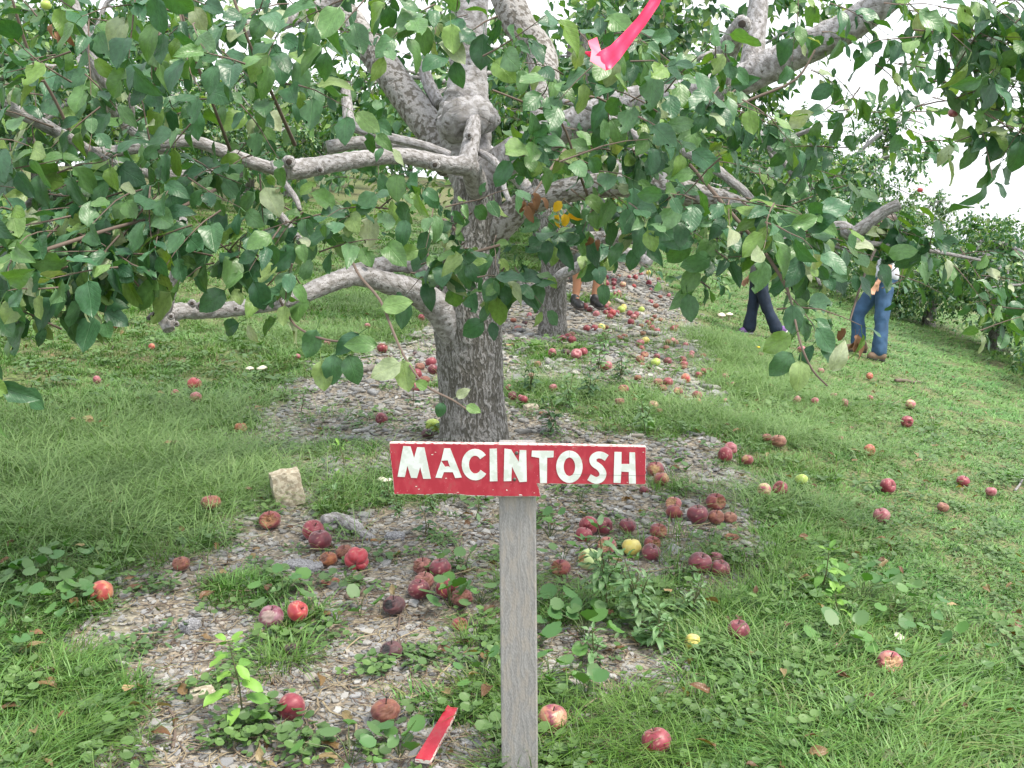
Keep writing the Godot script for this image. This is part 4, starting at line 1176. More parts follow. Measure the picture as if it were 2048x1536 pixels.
func apples() -> void:
	# the near ones, each as it lies
	for a in [
		[545, 1235, 50, "scabbed", "purple apple with corky scabs left of a bright red one"], [597, 1230, 42, "bright", "bright red apple with an orange base beside the scabbed purple one"],
		[540, 1040, 48, "hollow", "half-eaten caved-in red apple below the square rock"], [628, 1062, 44, "red", "red apple behind a purple one, left of the log"],
		[640, 1081, 48, "maroon", "purple-red apple in front of a red one, left of the log"], [657, 1119, 36, "rust", "rotten orange-brown apple left of the pleated red one"],
		[690, 1106, 38, "brown", "brown wrinkled apple behind the pleated red one"], [713, 1118, 52, "pleated", "shiny red apple pleated into deep lobes"],
		[660, 1154, 40, "flat", "flattened dried orange apple on the shale"], [846, 1133, 42, "wrinkled", "wrinkled brown apple at the back left of the heap by the post"],
		[880, 1138, 44, "maroon", "purple-red apple at the back of the heap by the post"], [849, 1162, 42, "wrinkled", "shrivelled brown-purple apple in the middle left of the heap"],
		[838, 1180, 44, "maroon", "smooth dark red apple at the front left of the heap"], [893, 1178, 46, "red", "red apple under a dried tan leaf in the heap"],
		[925, 1197, 46, "wrinkled", "pinkish wrinkled apple at the right of the heap"], [788, 1211, 46, "dark", "shrivelled dark brown apple left of the heap"],
		[920, 1250, 34, "hollow", "small red apple, broken open, under the lobed weed"], [783, 1301, 46, "dark", "rotting black and brown apple on the shale below the heap"],
		[582, 1415, 56, "red", "plain red apple right of the lime seedling"], [773, 1423, 60, "brown", "large brown wrinkled apple near the red strip"],
		[1105, 1438, 58, "mottled", "orange and purple mottled apple right of the post's foot"], [1313, 1483, 60, "red", "rosy red apple in the grass at the bottom edge"],
		[203, 1185, 46, "orange", "orange-red apple by the round weeds at left"], [583, 1300, 32, "dark", "collapsed dark hollow apple in the tuft below the two apples"],
		[362, 1128, 36, "brown", "brown half-rotten apple at the grass edge, left"], [422, 1012, 40, "brown", "rotten brown-red apple sunk in the grass left of the square rock"],
		[1475, 1268, 44, "maroon", "dark red apple buried in bright grass at right"], [1385, 1286, 36, "yellow", "yellow apple half hidden by grass right of the tall weeds"],
		[1777, 1333, 50, "bitten", "bitten pink apple in the lower right grass"], [1400, 1128, 48, "maroon", "largest of the three maroon apples on the shale at right"],
		[1432, 1119, 32, "maroon", "rearmost of the three maroon apples at right"], [1440, 1139, 40, "maroon", "front right one of the three maroon apples"],
		[1262, 1095, 38, "yellow", "clean yellow apple behind the tall weeds"], [1302, 1106, 38, "maroon", "dark maroon apple in front of a hollow one, right of the yellow"],
		[1305, 1088, 34, "hollow", "hollowed orange-brown apple behind a maroon one"], [1180, 1121, 46, "greenrot", "pale green apple with a brown rot spot behind the weeds"],
		[1120, 1137, 40, "hollow", "broken rotten brown apple just right of the post"], [1207, 1053, 36, "maroon", "maroon apple behind the tall weed, left of another"],
		[1254, 1053, 34, "maroon", "maroon apple above the yellow one"], [1317, 1063, 36, "hollow", "collapsed maroon apple with a broken top"],
		[1176, 1052, 38, "red", "red-brown apple right of the post behind the weed tip"], [1168, 1071, 34, "red", "red apple mostly hidden by the tall weed's leaves"],
		[1215, 1092, 38, "bitten", "bitten pale pink apple behind the tall weeds"], [1348, 1008, 32, "bitten", "orange-red apple with bite marks behind a rotten red one"],
		[1350, 1024, 36, "hollow", "rotten red apple in front of the bitten orange-red one"], [1395, 1030, 42, "maroon", "maroon apple in the middle of the rotten group"],
		[1432, 1004, 44, "hollow", "large brown half-eaten apple at the back of the rotten group"], [1432, 1035, 34, "brown", "reddish-brown rotten apple right of the maroon one"],
		[1460, 1036, 28, "tan", "tan rotten apple at the right of the rotten group"], [1462, 1066, 32, "flat", "flat dark remains of an apple on the shale"],
		[1310, 940, 36, "scarred", "red apple with a yellow scar right of the board's end"], [1321, 959, 32, "scarred", "smaller scarred apple in front of the other by the board's end"],
		[1288, 981, 20, "maroon", "small dark red apple under the board's right corner"], [1450, 911, 32, "red", "red apple at the front of a pair in the right-hand grass"],
		[1460, 899, 28, "pink", "pink apple behind another in the right-hand grass"], [1495, 925, 24, "scarred", "small scarred apple right of the grassy pair"],
		[1555, 887, 32, "tan", "reddish tan apple in a hollow of the long grass"], [1533, 880, 20, "brown", "brown rotten apple left of the tan one in the grass"],
		[1527, 983, 32, "pale", "pale pink apple beside a red one at the edge of the grass"], [1560, 984, 32, "red", "red apple beside the pale pink one"],
		[1602, 965, 26, "green", "green-yellow apple half hidden in right-hand grass"], [1774, 978, 32, "red", "red apple in grass, upper of two at right"],
		[1761, 1037, 34, "pink", "pink-red apple in grass, lower of two at right"], [1925, 968, 26, "red", "red apple near the right edge with a dark end"],
		[1980, 988, 22, "pink", "pink apple nearest the right edge"], [1885, 1020, 24, "tan", "tan apple in the grass near the right edge"],
		[1737, 905, 24, "orange", "orange-pink apple in grass above the red pair"], [1813, 847, 26, "red", "dark red apple lying clear on the mown way"],
		[1820, 812, 20, "pale", "pale pink apple above the dark red one on the mown way"], [706, 733, 25, "red", "red apple under the hanging leaves left of the trunk"],
		[765, 697, 22, "red", "red apple seen between hanging leaves"], [862, 725, 23, "red", "upper red apple against the trunk's left side"],
		[866, 740, 22, "maroon", "deep red apple touching the trunk's left side"], [840, 734, 21, "tan", "brownish apple at the back of the heap left of the trunk"],
		[832, 750, 24, "red", "red apple with visible stalk in the heap left of the trunk"], [849, 761, 23, "brown", "brown-red apple in the middle of the heap left of the trunk"],
		[832, 773, 23, "pink", "reddish-tan apple at the front of the heap left of the trunk"], [763, 838, 25, "maroon", "maroon apple among weeds left of the trunk"],
		[865, 852, 29, "green", "clean green apple at the foot of the trunk"], [855, 868, 26, "dark", "dark rotten apple in front of the green one"],
		[390, 773, 28, "bright", "shiny red apple in lush grass, topmost of three at left"], [352, 791, 17, "red", "red apple left of two others in lush grass"],
		[392, 801, 25, "pink", "pink apple with a dark eye below the shiny red one"], [482, 857, 27, "rust", "rotten orange apple at the left edge of the shale"],
		[227, 651, 23, "orange", "orange-pink apple below the cut branch end at left"], [160, 678, 25, "dark", "dark purple apple in the left-hand grass"],
		[389, 548, 19, "red", "red apple beyond the cut branch at left"], [195, 764, 17, "pink", "pink apple in the long grass at left"],
		[173, 593, 13, "pink", "small pink apple under the left-hand leaves"], [34, 575, 12, "orange", "small orange apple at the left edge under the leaves"],
		[304, 697, 13, "orange", "small orange apple in the grass under the cut branch"], [765, 747, 20, "hollow", "broken rotten apple bits beside the hanging twig"],
		[711, 674, 16, "pink", "pink apple behind the hanging twig"], [843, 638, 14, "red", "red apple under the low left limb"], [596, 717, 12, "pink", "pink apple deep in the grass left of the hanging leaf"],
		[1152, 709, 23, "pink", "larger pink apple of a pair beyond the green patch"], [1165, 708, 21, "red", "rear apple of the pink pair beyond the green patch"],
		[1131, 708, 19, "dark", "dark brown apple left of the pink pair"], [1105, 709, 18, "pink", "apple in dry grass left of the dark brown one"],
		[1216, 733, 20, "pink", "upright pink apple beside a rusty leaf"], [1207, 733, 15, "rust", "orange rotten apple tucked behind the upright pink one"],
		[1311, 726, 20, "green", "bright green apple on the shale beyond the trunk"], [1280, 719, 19, "brown", "brown apple left of the bright green one"],
		[1313, 714, 14, "maroon", "small maroon apple behind the bright green one"], [1335, 723, 18, "maroon", "maroon apple right of the bright green one"],
		[1332, 736, 19, "flat", "flattened brown apple in front of the bright green one"], [1316, 765, 20, "tan", "tan apple left of a red one, in a trio"],
		[1336, 765, 21, "red", "red apple of the trio with two brown ones"], [1324, 777, 19, "brown", "brown cracked apple at the front of the trio"],
		[1371, 758, 21, "orange", "round red and orange apple at the right edge of the shale"], [1276, 756, 17, "brown", "brown apple left of the trio"],
		[1247, 783, 22, "bitten", "broken pink apple at the front edge of the far shale"], [1356, 783, 19, "bitten", "broken red apple in the grass right of the trio"],
		[1394, 791, 20, "red", "red apple in long grass right of the trio"], [1025, 797, 20, "maroon", "maroon apple close right of the big trunk"],
		[1047, 805, 20, "red", "red apple beside the buff stone"], [1042, 799, 14, "pink", "pink apple between two others right of the trunk"], [1018, 780, 15, "pink", "pale apple peeping from the trunk's right side"],
		[1092, 831, 16, "dark", "dark apple in front of the buff stone"], [1084, 822, 16, "flat", "rusty shred of apple right of the buff stone"],
		[1239, 808, 21, "tan", "tan double-lobed apple in the green patch"], [1306, 815, 20, "pale", "pale green and pink apple in the weeds"], [1106, 781, 19, "pink", "pink apple sunk in the weeds of the green patch"],
		[1062, 755, 18, "pink", "pink apple in straw just right of the trunk"], [1075, 729, 17, "tan", "brownish apple half hidden in straw right of the trunk"],
		[1036, 659, 17, "bitten", "bitten red apple left of the second trunk"], [1027, 641, 14, "brown", "brown rotten apple behind the bitten one"],
		[1125, 679, 18, "maroon", "left one of three red apples at the second trunk's foot"], [1136, 673, 15, "red", "rear one of three red apples at the second trunk's foot"], [1144, 680, 17, "red", "right one of three red apples at the second trunk's foot"], [1144, 669, 14, "tan", "brown apple touching the second trunk"],
		[1174, 657, 15, "red", "left one of a row of three apples right of the second trunk"], [1189, 656, 15, "red", "middle one of a row of three apples right of the second trunk"], [1203, 655, 16, "yellow", "pale yellow one at the end of a row of three"],
		[1242, 620, 18, "green", "green apple right of the heap at the black shoes"], [1247, 616, 15, "yellow", "pale apple behind the green one by the black shoes"], [1283, 620, 14, "green", "yellow-green apple alone on the far shale"],
		[1291, 683, 18, "yellow", "yellow apple against a rotten red one"], [1280, 687, 18, "pink", "rotten pink apple against a yellow one"],
		[1597, 760, 17, "green", "green apple in the mown grass under the hanging twig"], [1246, 569, 14, "pale", "pale green and pink apple beyond the standing person"], [1255, 528, 12, "green", "green apple under the far arching branch"], [1297, 547, 11, "yellow", "yellow-green apple on the far right of the shale"],
	]:
		apple(a[0], a[1], a[2], a[3], a[4])
	# the rest, alike in little groups
	var groups := {
		"small red apple in the heap round the black shoes": "1169,613,16,red 1179,620,13,red 1192,629,15,pink 1203,607,13,red 1214,609,15,pale 1212,614,13,red 1219,620,13,red 1225,627,16,bright 1234,625,12,red 1212,626,14,red 1220,634,14,red",
		"small red apple in the scatter right of the second trunk": "1259,627,13,red 1272,630,14,red 1267,635,14,pink 1262,644,15,red 1301,605,12,red 1296,648,15,red 1303,656,14,red 1313,663,15,red 1347,659,16,red 1353,655,12,red 1345,682,14,pink 1353,687,12,pink 1371,691,13,pink 1336,684,13,tan",
		"small rotten brown apple in the scatter right of the second trunk": "1312,612,13,brown 1309,633,11,brown 1303,640,11,brown 1321,640,11,tan 1283,652,12,brown 1286,667,13,tan 1249,673,14,brown 1239,677,10,brown 1212,655,10,brown 1332,697,11,tan 1049,646,12,dark",
		"small red apple on the shale near the bright green apple": "1365,720,16,red 1368,729,16,red 1383,708,12,pink 1283,699,11,red 1289,710,17,hollow 1395,749,12,pink 1382,713,11,pink",
		"small brown apple on the shale near the bright green apple": "1368,735,14,tan 1283,730,14,brown 1297,735,12,dark 1192,762,14,brown 1269,804,13,tan 1318,826,14,tan",
		"small red apple at the grass edge right of the shale": "1397,750,15,red 1406,744,15,red 1418,743,15,maroon 1447,747,12,orange 1451,754,16,pink 1465,772,11,pink 1396,804,15,orange 1451,807,13,pink 1424,810,11,tan 1406,713,10,brown 1436,727,10,brown",
		"small pink apple in the mown grass at right": "1602,701,16,pink 1663,701,13,orange 1690,718,14,orange 1641,745,14,pink 1739,755,14,orange 1667,795,15,pink 1629,806,17,pink 1593,804,18,pink 1688,810,19,pink 1739,801,14,red 1680,881,14,tan 1521,713,11,tan",
		"tiny far red apple on the shale beyond the standing person": "1228,520,12,red 1244,517,11,red 1255,520,10,red 1271,555,12,red 1282,548,10,pink 1298,566,12,red 1301,580,9,pink 1268,573,10,bright 1228,561,12,red 1228,567,11,maroon 1213,567,13,red 1212,555,11,red 1172,559,12,red 1238,591,11,red 1238,585,10,pink 1230,588,9,pink 1227,577,9,red 1320,594,11,brown 1337,591,10,pink 1238,552,9,tan 1258,554,9,pink 1317,558,8,pink 1142,557,10,pink",
		"tiny pink apple in the grass left of the big trunk": "780,752,11,pink 848,769,12,brown 830,708,11,dark 1059,631,10,pink 655,690,12,pink 735,655,11,pink",
	}
	var marks := [[1160, 612, "the standing person's left shoe"], [1203, 607, "the standing person's right shoe"], [1242, 620, "the green apple by the black shoes"], [1283, 620, "the lone yellow-green apple"], [1203, 655, "the pale yellow apple in the row of three"], [1291, 683, "the yellow apple on the shale"], [1311, 726, "the bright green apple"], [1324, 777, "the cracked brown apple"], [1371, 758, "the round red and orange apple"], [1394, 791, "the red apple in long grass"], [1516, 707, "the dandelion"], [1597, 760, "the green apple in the mown grass"], [1700, 700, "the woman's boots"], [1813, 847, "the dark red apple on the mown way"], [1255, 528, "the green apple under the arching branch"], [1246, 569, "the pale green and pink apple"], [1297, 547, "the far yellow-green apple"], [1108, 660, "the second trunk"], [1138, 709, "the pink pair"], [940, 800, "the big trunk"], [763, 838, "the maroon apple among weeds"], [650, 700, "the hanging leaves"]]
	var used := {}
	for label in groups:
		for w in groups[label].split(" "):
			var q: PackedStringArray = w.split(",")
			var best: Array = marks[0]
			for m in marks:
				if Vector2(float(q[0]) - m[0], (float(q[1]) - m[1]) * 1.5).length() < Vector2(float(q[0]) - best[0], (float(q[1]) - best[1]) * 1.5).length(): best = m
			var du: float = float(q[0]) - best[0]; var dv: float = float(q[1]) - best[1]
			var way: String = ("right of " if du > 0 else "left of ") if absf(du) > 1.6 * absf(dv) else ("in front of " if dv > 0 else "behind ")
			var looks: String = {"red": "small red apple", "maroon": "small maroon apple", "pink": "small pink apple", "bright": "small bright red apple", "orange": "small orange-red apple", "pale": "small pale apple", "brown": "small brown rotten apple", "tan": "small tan apple", "dark": "small dark rotten apple", "hollow": "small hollowed apple"}[q[3]]
			var says: String = looks + " " + way + best[2]
			used[says] = used.get(says, 0) + 1
			if used[says] > 1: says = ["", "", "second ", "third ", "fourth ", "fifth ", "sixth ", "seventh ", "eighth ", "ninth "][used[says]] + says
			apple(float(q[0]), float(q[1]), float(q[2]), q[3], says, label.replace("apple", "apples"))


# ---------------------------------------------------------------- leaves
func leaf_mesh(seed_: int, wide: float, fold: float, curl: float, bites: int, mat: Material) -> ArrayMesh:
	var r := RandomNumberGenerator.new()
	r.seed = seed_
	var s := Shape.new()
	var n := 7
	var rows := []
	var holes := []
	for b in bites: holes.append([r.randi_range(2, 5), r.randi() % 2])
	for i in n + 1:
		var t := float(i) / n
		var w := wide * pow(sin(PI * pow(t, 0.86)), 0.62) * (1.0 - 0.15 * t) if i > 0 and i < n else 0.004
		var y := -curl * t * t + 0.03 * sin(t * 7.0 + seed_)
		var row := []
		for k in 5:
			var f := (k - 2) * 0.5
			var ww := w
			if absf(f) > 0.9:
				ww *= 1.0 + (0.035 if i % 2 else -0.02) + r.randf_range(-0.03, 0.03)
				for h in holes:
					if h[0] == i and (h[1] == 0) == (f > 0): ww *= 0.45
			row.append(s.add(Vector3(f * ww, y + fold * absf(f) * w * (1.0 - 0.3 * absf(f)) + (0.045 * sin(t * 9.0 + f * 2.0 + seed_) * absf(f)), 0.32 + t * (1.0 - 0.12 * curl)), Vector2(0.5 + 0.5 * f * (w / wide), t)))
		rows.append(row)
	for i in n:
		for k in 4:
			s.quad(rows[i][k], rows[i + 1][k], rows[i + 1][k + 1], rows[i][k + 1])
	s.tube([Vector4(0, 0, 0, 0.014), Vector4(0, 0.012, 0.17, 0.011), Vector4(0, 0, 0.34, 0.012)], 3)
	for i in range(s.uv.size() - (12 + 2), s.uv.size()): s.uv[i] = Vector2(0.5, 0.5)
	return s.mesh(mat)

func leaves_made() -> void:
	var shapes := [[1, 0.35, 0.28, 0.15, 0], [2, 0.32, 0.18, 0.28, 0], [3, 0.38, 0.4, 0.08, 1], [4, 0.29, 0.26, 0.4, 0], [5, 0.36, 0.08, 0.2, 0], [6, 0.34, 0.5, 0.32, 0], [7, 0.35, 0.25, 0.2, 3], [8, 0.28, 0.8, 0.55, 1]]
	for q in shapes: leaf_meshes.append(leaf_mesh(q[0], q[1], q[2], q[3], q[4], M.foliage))

# one blade for crowns seen from afar
func far_leaf(s: Shape, at: Transform3D, col: Color) -> void:
	var q := []
	for p in [Vector3(0, 0, 0), Vector3(-0.32, 0.09, 0.42), Vector3(0, -0.03, 0.55), Vector3(0.32, 0.09, 0.42), Vector3(0, -0.16, 1.05)]:
		q.append(s.add(at * p, Vector2(0.5 + p.x, p.z), col))
	s.tri(q[0], q[1], q[2]); s.tri(q[0], q[2], q[3]); s.tri(q[1], q[4], q[2]); s.tri(q[2], q[4], q[3])

func whole_leaf(s: Shape, which: int, at: Transform3D, col: Color) -> void:
	if leaf_data.is_empty():
		for m in leaf_meshes: leaf_data.append(m.surface_get_arrays(0))
	var a: Array = leaf_data[which]
	var first := s.v.size()
	var vs: PackedVector3Array = a[Mesh.ARRAY_VERTEX]; var us: PackedVector2Array = a[Mesh.ARRAY_TEX_UV]; var ix: PackedInt32Array = a[Mesh.ARRAY_INDEX]
	s.v.append_array(at * vs); s.uv.append_array(us)
	for i in vs.size(): s.c.append(col)
	for i in ix: s.idx.append(first + i)

var leaf_list: Array = []
var leaf_data: Array = []
var twig_shape: Shape

func tint_pick(pale: float) -> int:
	return rng.randi_range(12, 15) if rng.randf() < pale else rng.randi() % 12

func shoot(at: Vector3, dir: Vector3, length: float, n: int, size: float, out: Vector3, droop: float, with_twig := true, pale := 0.10) -> void:
	var d := dir.normalized()
	var pts := []
	var p := at
	var seg := length / 4.0
	for i in 5:
		pts.append(Vector4(p.x, p.y, p.z, 0.0030 - 0.0005 * i))
		d = (d + Vector3.DOWN * droop * 0.10 + Vector3(rng.randfn(), rng.randfn(), rng.randfn()) * 0.10).normalized()
		p += d * seg
	if with_twig: twig_shape.tube(pts, 4)
	var turn := rng.randf() * TAU
	for i in n:
		var t := (i + 0.5) / n
		if i >= n - 2: t = 1.0
		var f := t * 4.0
		var k := mini(int(f), 3)
		var q0: Vector4 = pts[k]; var q1: Vector4 = pts[k + 1]
		var q := q0.lerp(q1, f - k)
		var axis := Vector3(q1.x - q0.x, q1.y - q0.y, q1.z - q0.z).normalized()
		var perp := axis.cross(Vector3(0.3, 0.9, 0.2)).normalized().rotated(axis, turn + i * 2.4)
		var bl := (perp * 0.75 + axis * 0.5 + Vector3.DOWN * droop * rng.randf_range(0.4, 1.4) + out * 0.2 + Vector3(rng.randfn(), rng.randfn(), rng.randfn()) * 0.2).normalized()
		var want := Vector3.UP * 0.55 + out * 0.75 + Vector3(rng.randfn(), rng.randfn(), rng.randfn()) * 0.38
		var nn := (want - bl * want.dot(bl)).normalized()
		var sz := size * rng.randf_range(0.55, 1.15)
		leaf_list.append([Transform3D(Basis(nn.cross(bl), nn, bl).scaled_local(Vector3.ONE * sz), Vector3(q.x, q.y, q.z)), rng.randi() % 8, tint_pick(pale)])

# a spray: several shoots about a place, growing away from the tree's middle
func spray(mid: Vector3, half: Vector3, n: int, heart: Vector3, size := 0.094, droop := 0.6, pale := 0.10, many := 7) -> void:
	var out := (mid - heart); out.y *= 0.3; out = out.normalized()
	for i in maxi(1, roundi(n * 0.84)):
		var o := Vector3(rng.randfn(), rng.randfn(), rng.randfn()) * 0.55
		var at := mid + o * half
		var dir := out * 0.6 + Vector3(rng.randfn(), rng.randfn() * 0.6 - 0.1, rng.randfn()) * 0.7
		shoot(at - dir.normalized() * 0.1, dir, rng.randf_range(0.14, 0.30), many + rng.randi_range(-2, 2), size, out, droop, true, pale)

func seen(p: Vector3) -> bool:
	var q := Basis(Vector3.RIGHT, -TILT) * (p - EYE)
	return q.z < -0.5 and absf(q.x / q.z) < 0.53 and absf(q.y / q.z) < 0.40

# hand the gathered leaves to a tree: the largest in view one by one, the rest as its foliage
func dress(tree: Node3D, singles: int) -> void:
	var back := tree.transform.affine_inverse()
	var order := []
	for i in leaf_list.size():
		var t: Transform3D = leaf_list[i][0]
		var mid := t * Vector3(0, 0, 0.8)
		var d := depth_of(mid)
		order.append([t.basis.x.length() / d if seen(mid) else 0.0, i])
	order.sort_custom(func(a, b): return a[0] > b[0])
	var mass := Shape.new()
	for j in order.size():
		var l: Array = leaf_list[order[j][1]]
		if j < singles and order[j][0] > 0.0:
			obj("leaf", leaf_meshes[l[1]], tree, back * l[0], leaf_mats[l[2]])
		else:
			whole_leaf(mass, l[1], back * l[0], leaf_tints[l[2]])
	obj("foliage", mass.mesh(M.foliage), tree).set_meta("kind", "stuff")
	leaf_list = []

func limb(tree: Node3D, called: String, pts: Array, mat: String, sides := 14, each := 6, wob := 0.07, freq := 14.0) -> MeshInstance3D:
	# pts: bearing u, v, depth and half width in photograph pixels
	var out := []
	for q in pts:
		var p := tree.transform.affine_inverse() * spot(q[0], q[1], q[2])
		out.append(Vector4(p.x, p.y, p.z, q[3] / FOCAL * q[2]))
	var s := Shape.new()
	s.tube(run(out, each), sides, wob, grain, freq)
	return obj(called, s.mesh(M[mat]), tree)

func knot(limb_o: Node, tree: Node3D, u: float, v: float, d: float, px: float) -> void:
	# the healed stub of a sawn-off shoot, with its dark heart
	var p := tree.transform.affine_inverse() * spot(u, v, d)
	var r := px / FOCAL * d
	var toward := (tree.transform.affine_inverse() * EYE - p).normalized()
	var s := Shape.new()
	s.tube([Vector4(p.x - toward.x * r, p.y - toward.y * r, p.z - toward.z * r, r * 1.25), Vector4(p.x, p.y, p.z, r * 1.1), Vector4(p.x + toward.x * r * 0.4, p.y + toward.y * r * 0.4, p.z + toward.z * r * 0.4, r * 0.85)], 10, 0.12, grain, 40.0)
	var k := obj("knot", s.mesh(M.limb_bark), limb_o)
	s = Shape.new()
	var q := p + toward * r * 0.36
	s.tube([Vector4(q.x, q.y, q.z, r * 0.6), Vector4(q.x + toward.x * r * 0.12, q.y + toward.y * r * 0.12, q.z + toward.z * r * 0.12, r * 0.5)], 9, 0.15, grain, 60.0)
	obj("knot_heart", s.mesh(M.dark_wood), tree)

func old_tree() -> void:
	var base := ground(-0.19, -5.02)
	var t := thing("apple_tree", "big old apple tree with knobby grey limbs rising behind the sign", "tree", base)
	twig_shape = Shape.new()
	var heart := spot(950, 345, 5.0)
	limb(t, "trunk", [[950, 925, 5.19, 96], [948, 900, 5.18, 80], [948, 870, 5.17, 70], [943, 800, 5.13, 65], [940, 720, 5.09, 65], [935, 650, 5.05, 68], [930, 600, 5.02, 66], [938, 540, 5.0, 60], [948, 480, 4.98, 54], [954, 420, 4.95, 50], [955, 365, 4.95, 46]], "old_bark", 48, 12, 0.05, 9.0)
	var c := limb(t, "central_limb", [[955, 400, 4.95, 44], [945, 345, 4.98, 46], [933, 290, 5.0, 50], [928, 240, 5.02, 54], [934, 195, 5.02, 44], [937, 150, 5.03, 38], [936, 90, 5.05, 37], [940, 0, 5.08, 35], [946, -140, 5.15, 32], [960, -300, 5.3, 26]], "limb_bark", 28, 8, 0.10, 12.0)
	limb(t, "burr", [[900, 262, 4.92, 30], [925, 240, 4.85, 42], [960, 232, 4.86, 36], [985, 245, 4.92, 20]], "limb_bark", 24, 6, 0.22, 22.0)
	knot(c, t, 953, 82, 4.9, 9)
	var fb := limb(t, "front_branch", [[948, 236, 4.80, 14], [945, 265, 4.72, 17], [939, 300, 4.66, 18], [930, 328, 4.62, 20], [900, 330, 4.56, 18], [860, 322, 4.5, 17], [800, 312, 4.4, 16], [720, 318, 4.27, 17], [650, 330, 4.12, 18], [600, 338, 4.02, 20], [572, 341, 3.98, 19]], "limb_bark", 18, 8, 0.09, 20.0)
	limb(t, "branch_foot", [[930, 325, 4.62, 19], [945, 345, 4.7, 22], [955, 380, 4.85, 24]], "limb_bark", 14, 6)
	knot(fb, t, 578, 324, 3.92, 11)
	knot(fb, t, 938, 271, 4.62, 6)
	knot(fb, t, 870, 330, 4.4, 9)
	knot(fb, t, 640, 340, 4.02, 7)
	limb(t, "branch", [[960, 305, 4.7, 7], [985, 320, 4.6, 8], [1003, 345, 4.5, 7.5], [1008, 375, 4.4, 6], [1020, 405, 4.3, 5]], "limb_bark", 10, 6)
	# limbs behind, to the left and right
	limb(t, "limb", [[905, 330, 5.1, 34], [868, 268, 5.2, 34], [810, 190, 5.35, 32], [760, 120, 5.5, 31], [720, 70, 5.6, 29], [640, -40, 5.9, 26], [560, -140, 6.1, 22]], "bough_bark", 24, 8, 0.06, 12.0)
	limb(t, "limb", [[950, 390, 4.95, 36], [985, 340, 4.9, 34], [1060, 290, 4.8, 32], [1150, 245, 4.7, 31], [1260, 205, 4.6, 30], [1380, 185, 4.5, 29], [1470, 165, 4.42, 31], [1545, 130, 4.35, 33], [1620, 92, 4.25, 32], [1700, 52, 4.15, 32], [1790, -15, 4.0, 28], [1900, -100, 3.9, 22]], "limb_bark", 24, 8, 0.08, 12.0)
	limb(t, "limb", [[985, 470, 4.95, 30], [1040, 415, 4.85, 27], [1110, 388, 4.75, 24], [1190, 372, 4.65, 25], [1290, 368, 4.5, 28], [1370, 385, 4.4, 25], [1450, 400, 4.25, 18], [1540, 430, 4.0, 12]], "bough_bark", 20, 8, 0.08, 14.0)
	limb(t, "limb", [[1090, 260, 5.0, 30], [1085, 120, 5.6, 30], [1045, 60, 5.7, 32], [1015, 0, 5.8, 32], [985, -90, 5.9, 28]], "bough_bark", 20, 8)
	var r1 := limb(t, "branch", [[1425, 235, 4.4, 24], [1442, 165, 4.3, 24], [1452, 110, 4.22, 22], [1470, 72, 4.1, 21], [1486, 48, 4.0, 19]], "limb_bark", 16, 6)
	knot(r1, t, 1484, 48, 3.93, 14)
	limb(t, "branch", [[1500, 160, 4.42, 26], [1508, 90, 4.45, 22], [1516, 20, 4.5, 20], [1522, -60, 4.6, 18]], "limb_bark", 16, 6)
	# the low limb that reaches left and its cut, forked end
	var ll := limb(t, "low_limb", [[930, 720, 5.06, 30], [905, 655, 4.97, 34], [868, 608, 4.88, 30], [825, 582, 4.78, 25], [775, 566, 4.68, 22], [715, 552, 4.58, 20], [660, 566, 4.48, 19], [600, 592, 4.38, 17], [540, 607, 4.28, 16], [470, 617, 4.18, 16], [410, 622, 4.08, 16], [365, 622, 4.0, 17], [335, 630, 3.95, 19], [335, 648, 3.93, 15], [338, 660, 3.92, 11]], "limb_bark", 18, 8, 0.09, 22.0)
	limb(t, "low_limb", [[940, 610, 5.02, 20], [900, 572, 5.0, 20], [868, 552, 4.92, 18], [830, 532, 4.85, 17], [780, 528, 4.75, 17], [735, 538, 4.66, 18], [690, 556, 4.55, 19]], "limb_bark", 16, 8, 0.09, 22.0)
	limb(t, "forked_end", [[326, 628, 3.93, 17], [330, 600, 3.9, 18], [344, 572, 3.88, 13], [354, 540, 3.85, 12], [360, 500, 3.8, 12], [364, 440, 3.7, 11]], "limb_bark", 14, 6)
	limb(t, "stub", [[320, 625, 3.92, 9], [305, 632, 3.88, 7], [296, 637, 3.85, 4]], "old_bark", 9, 4, 0.3, 60.0)
	for k in [[315, 610, 3.82, 8], [342, 633, 3.88, 6], [353, 648, 3.9, 5]]: knot(ll, t, k[0], k[1], k[2], k[3])
	for k in [[384, 607, 4.0, 7], [400, 612, 3.98, 7], [432, 610, 4.05, 7], [472, 617, 4.1, 4], [560, 594, 4.25, 6], [735, 526, 4.55, 6]]: knot(ll, t, k[0], k[1], k[2], k[3])
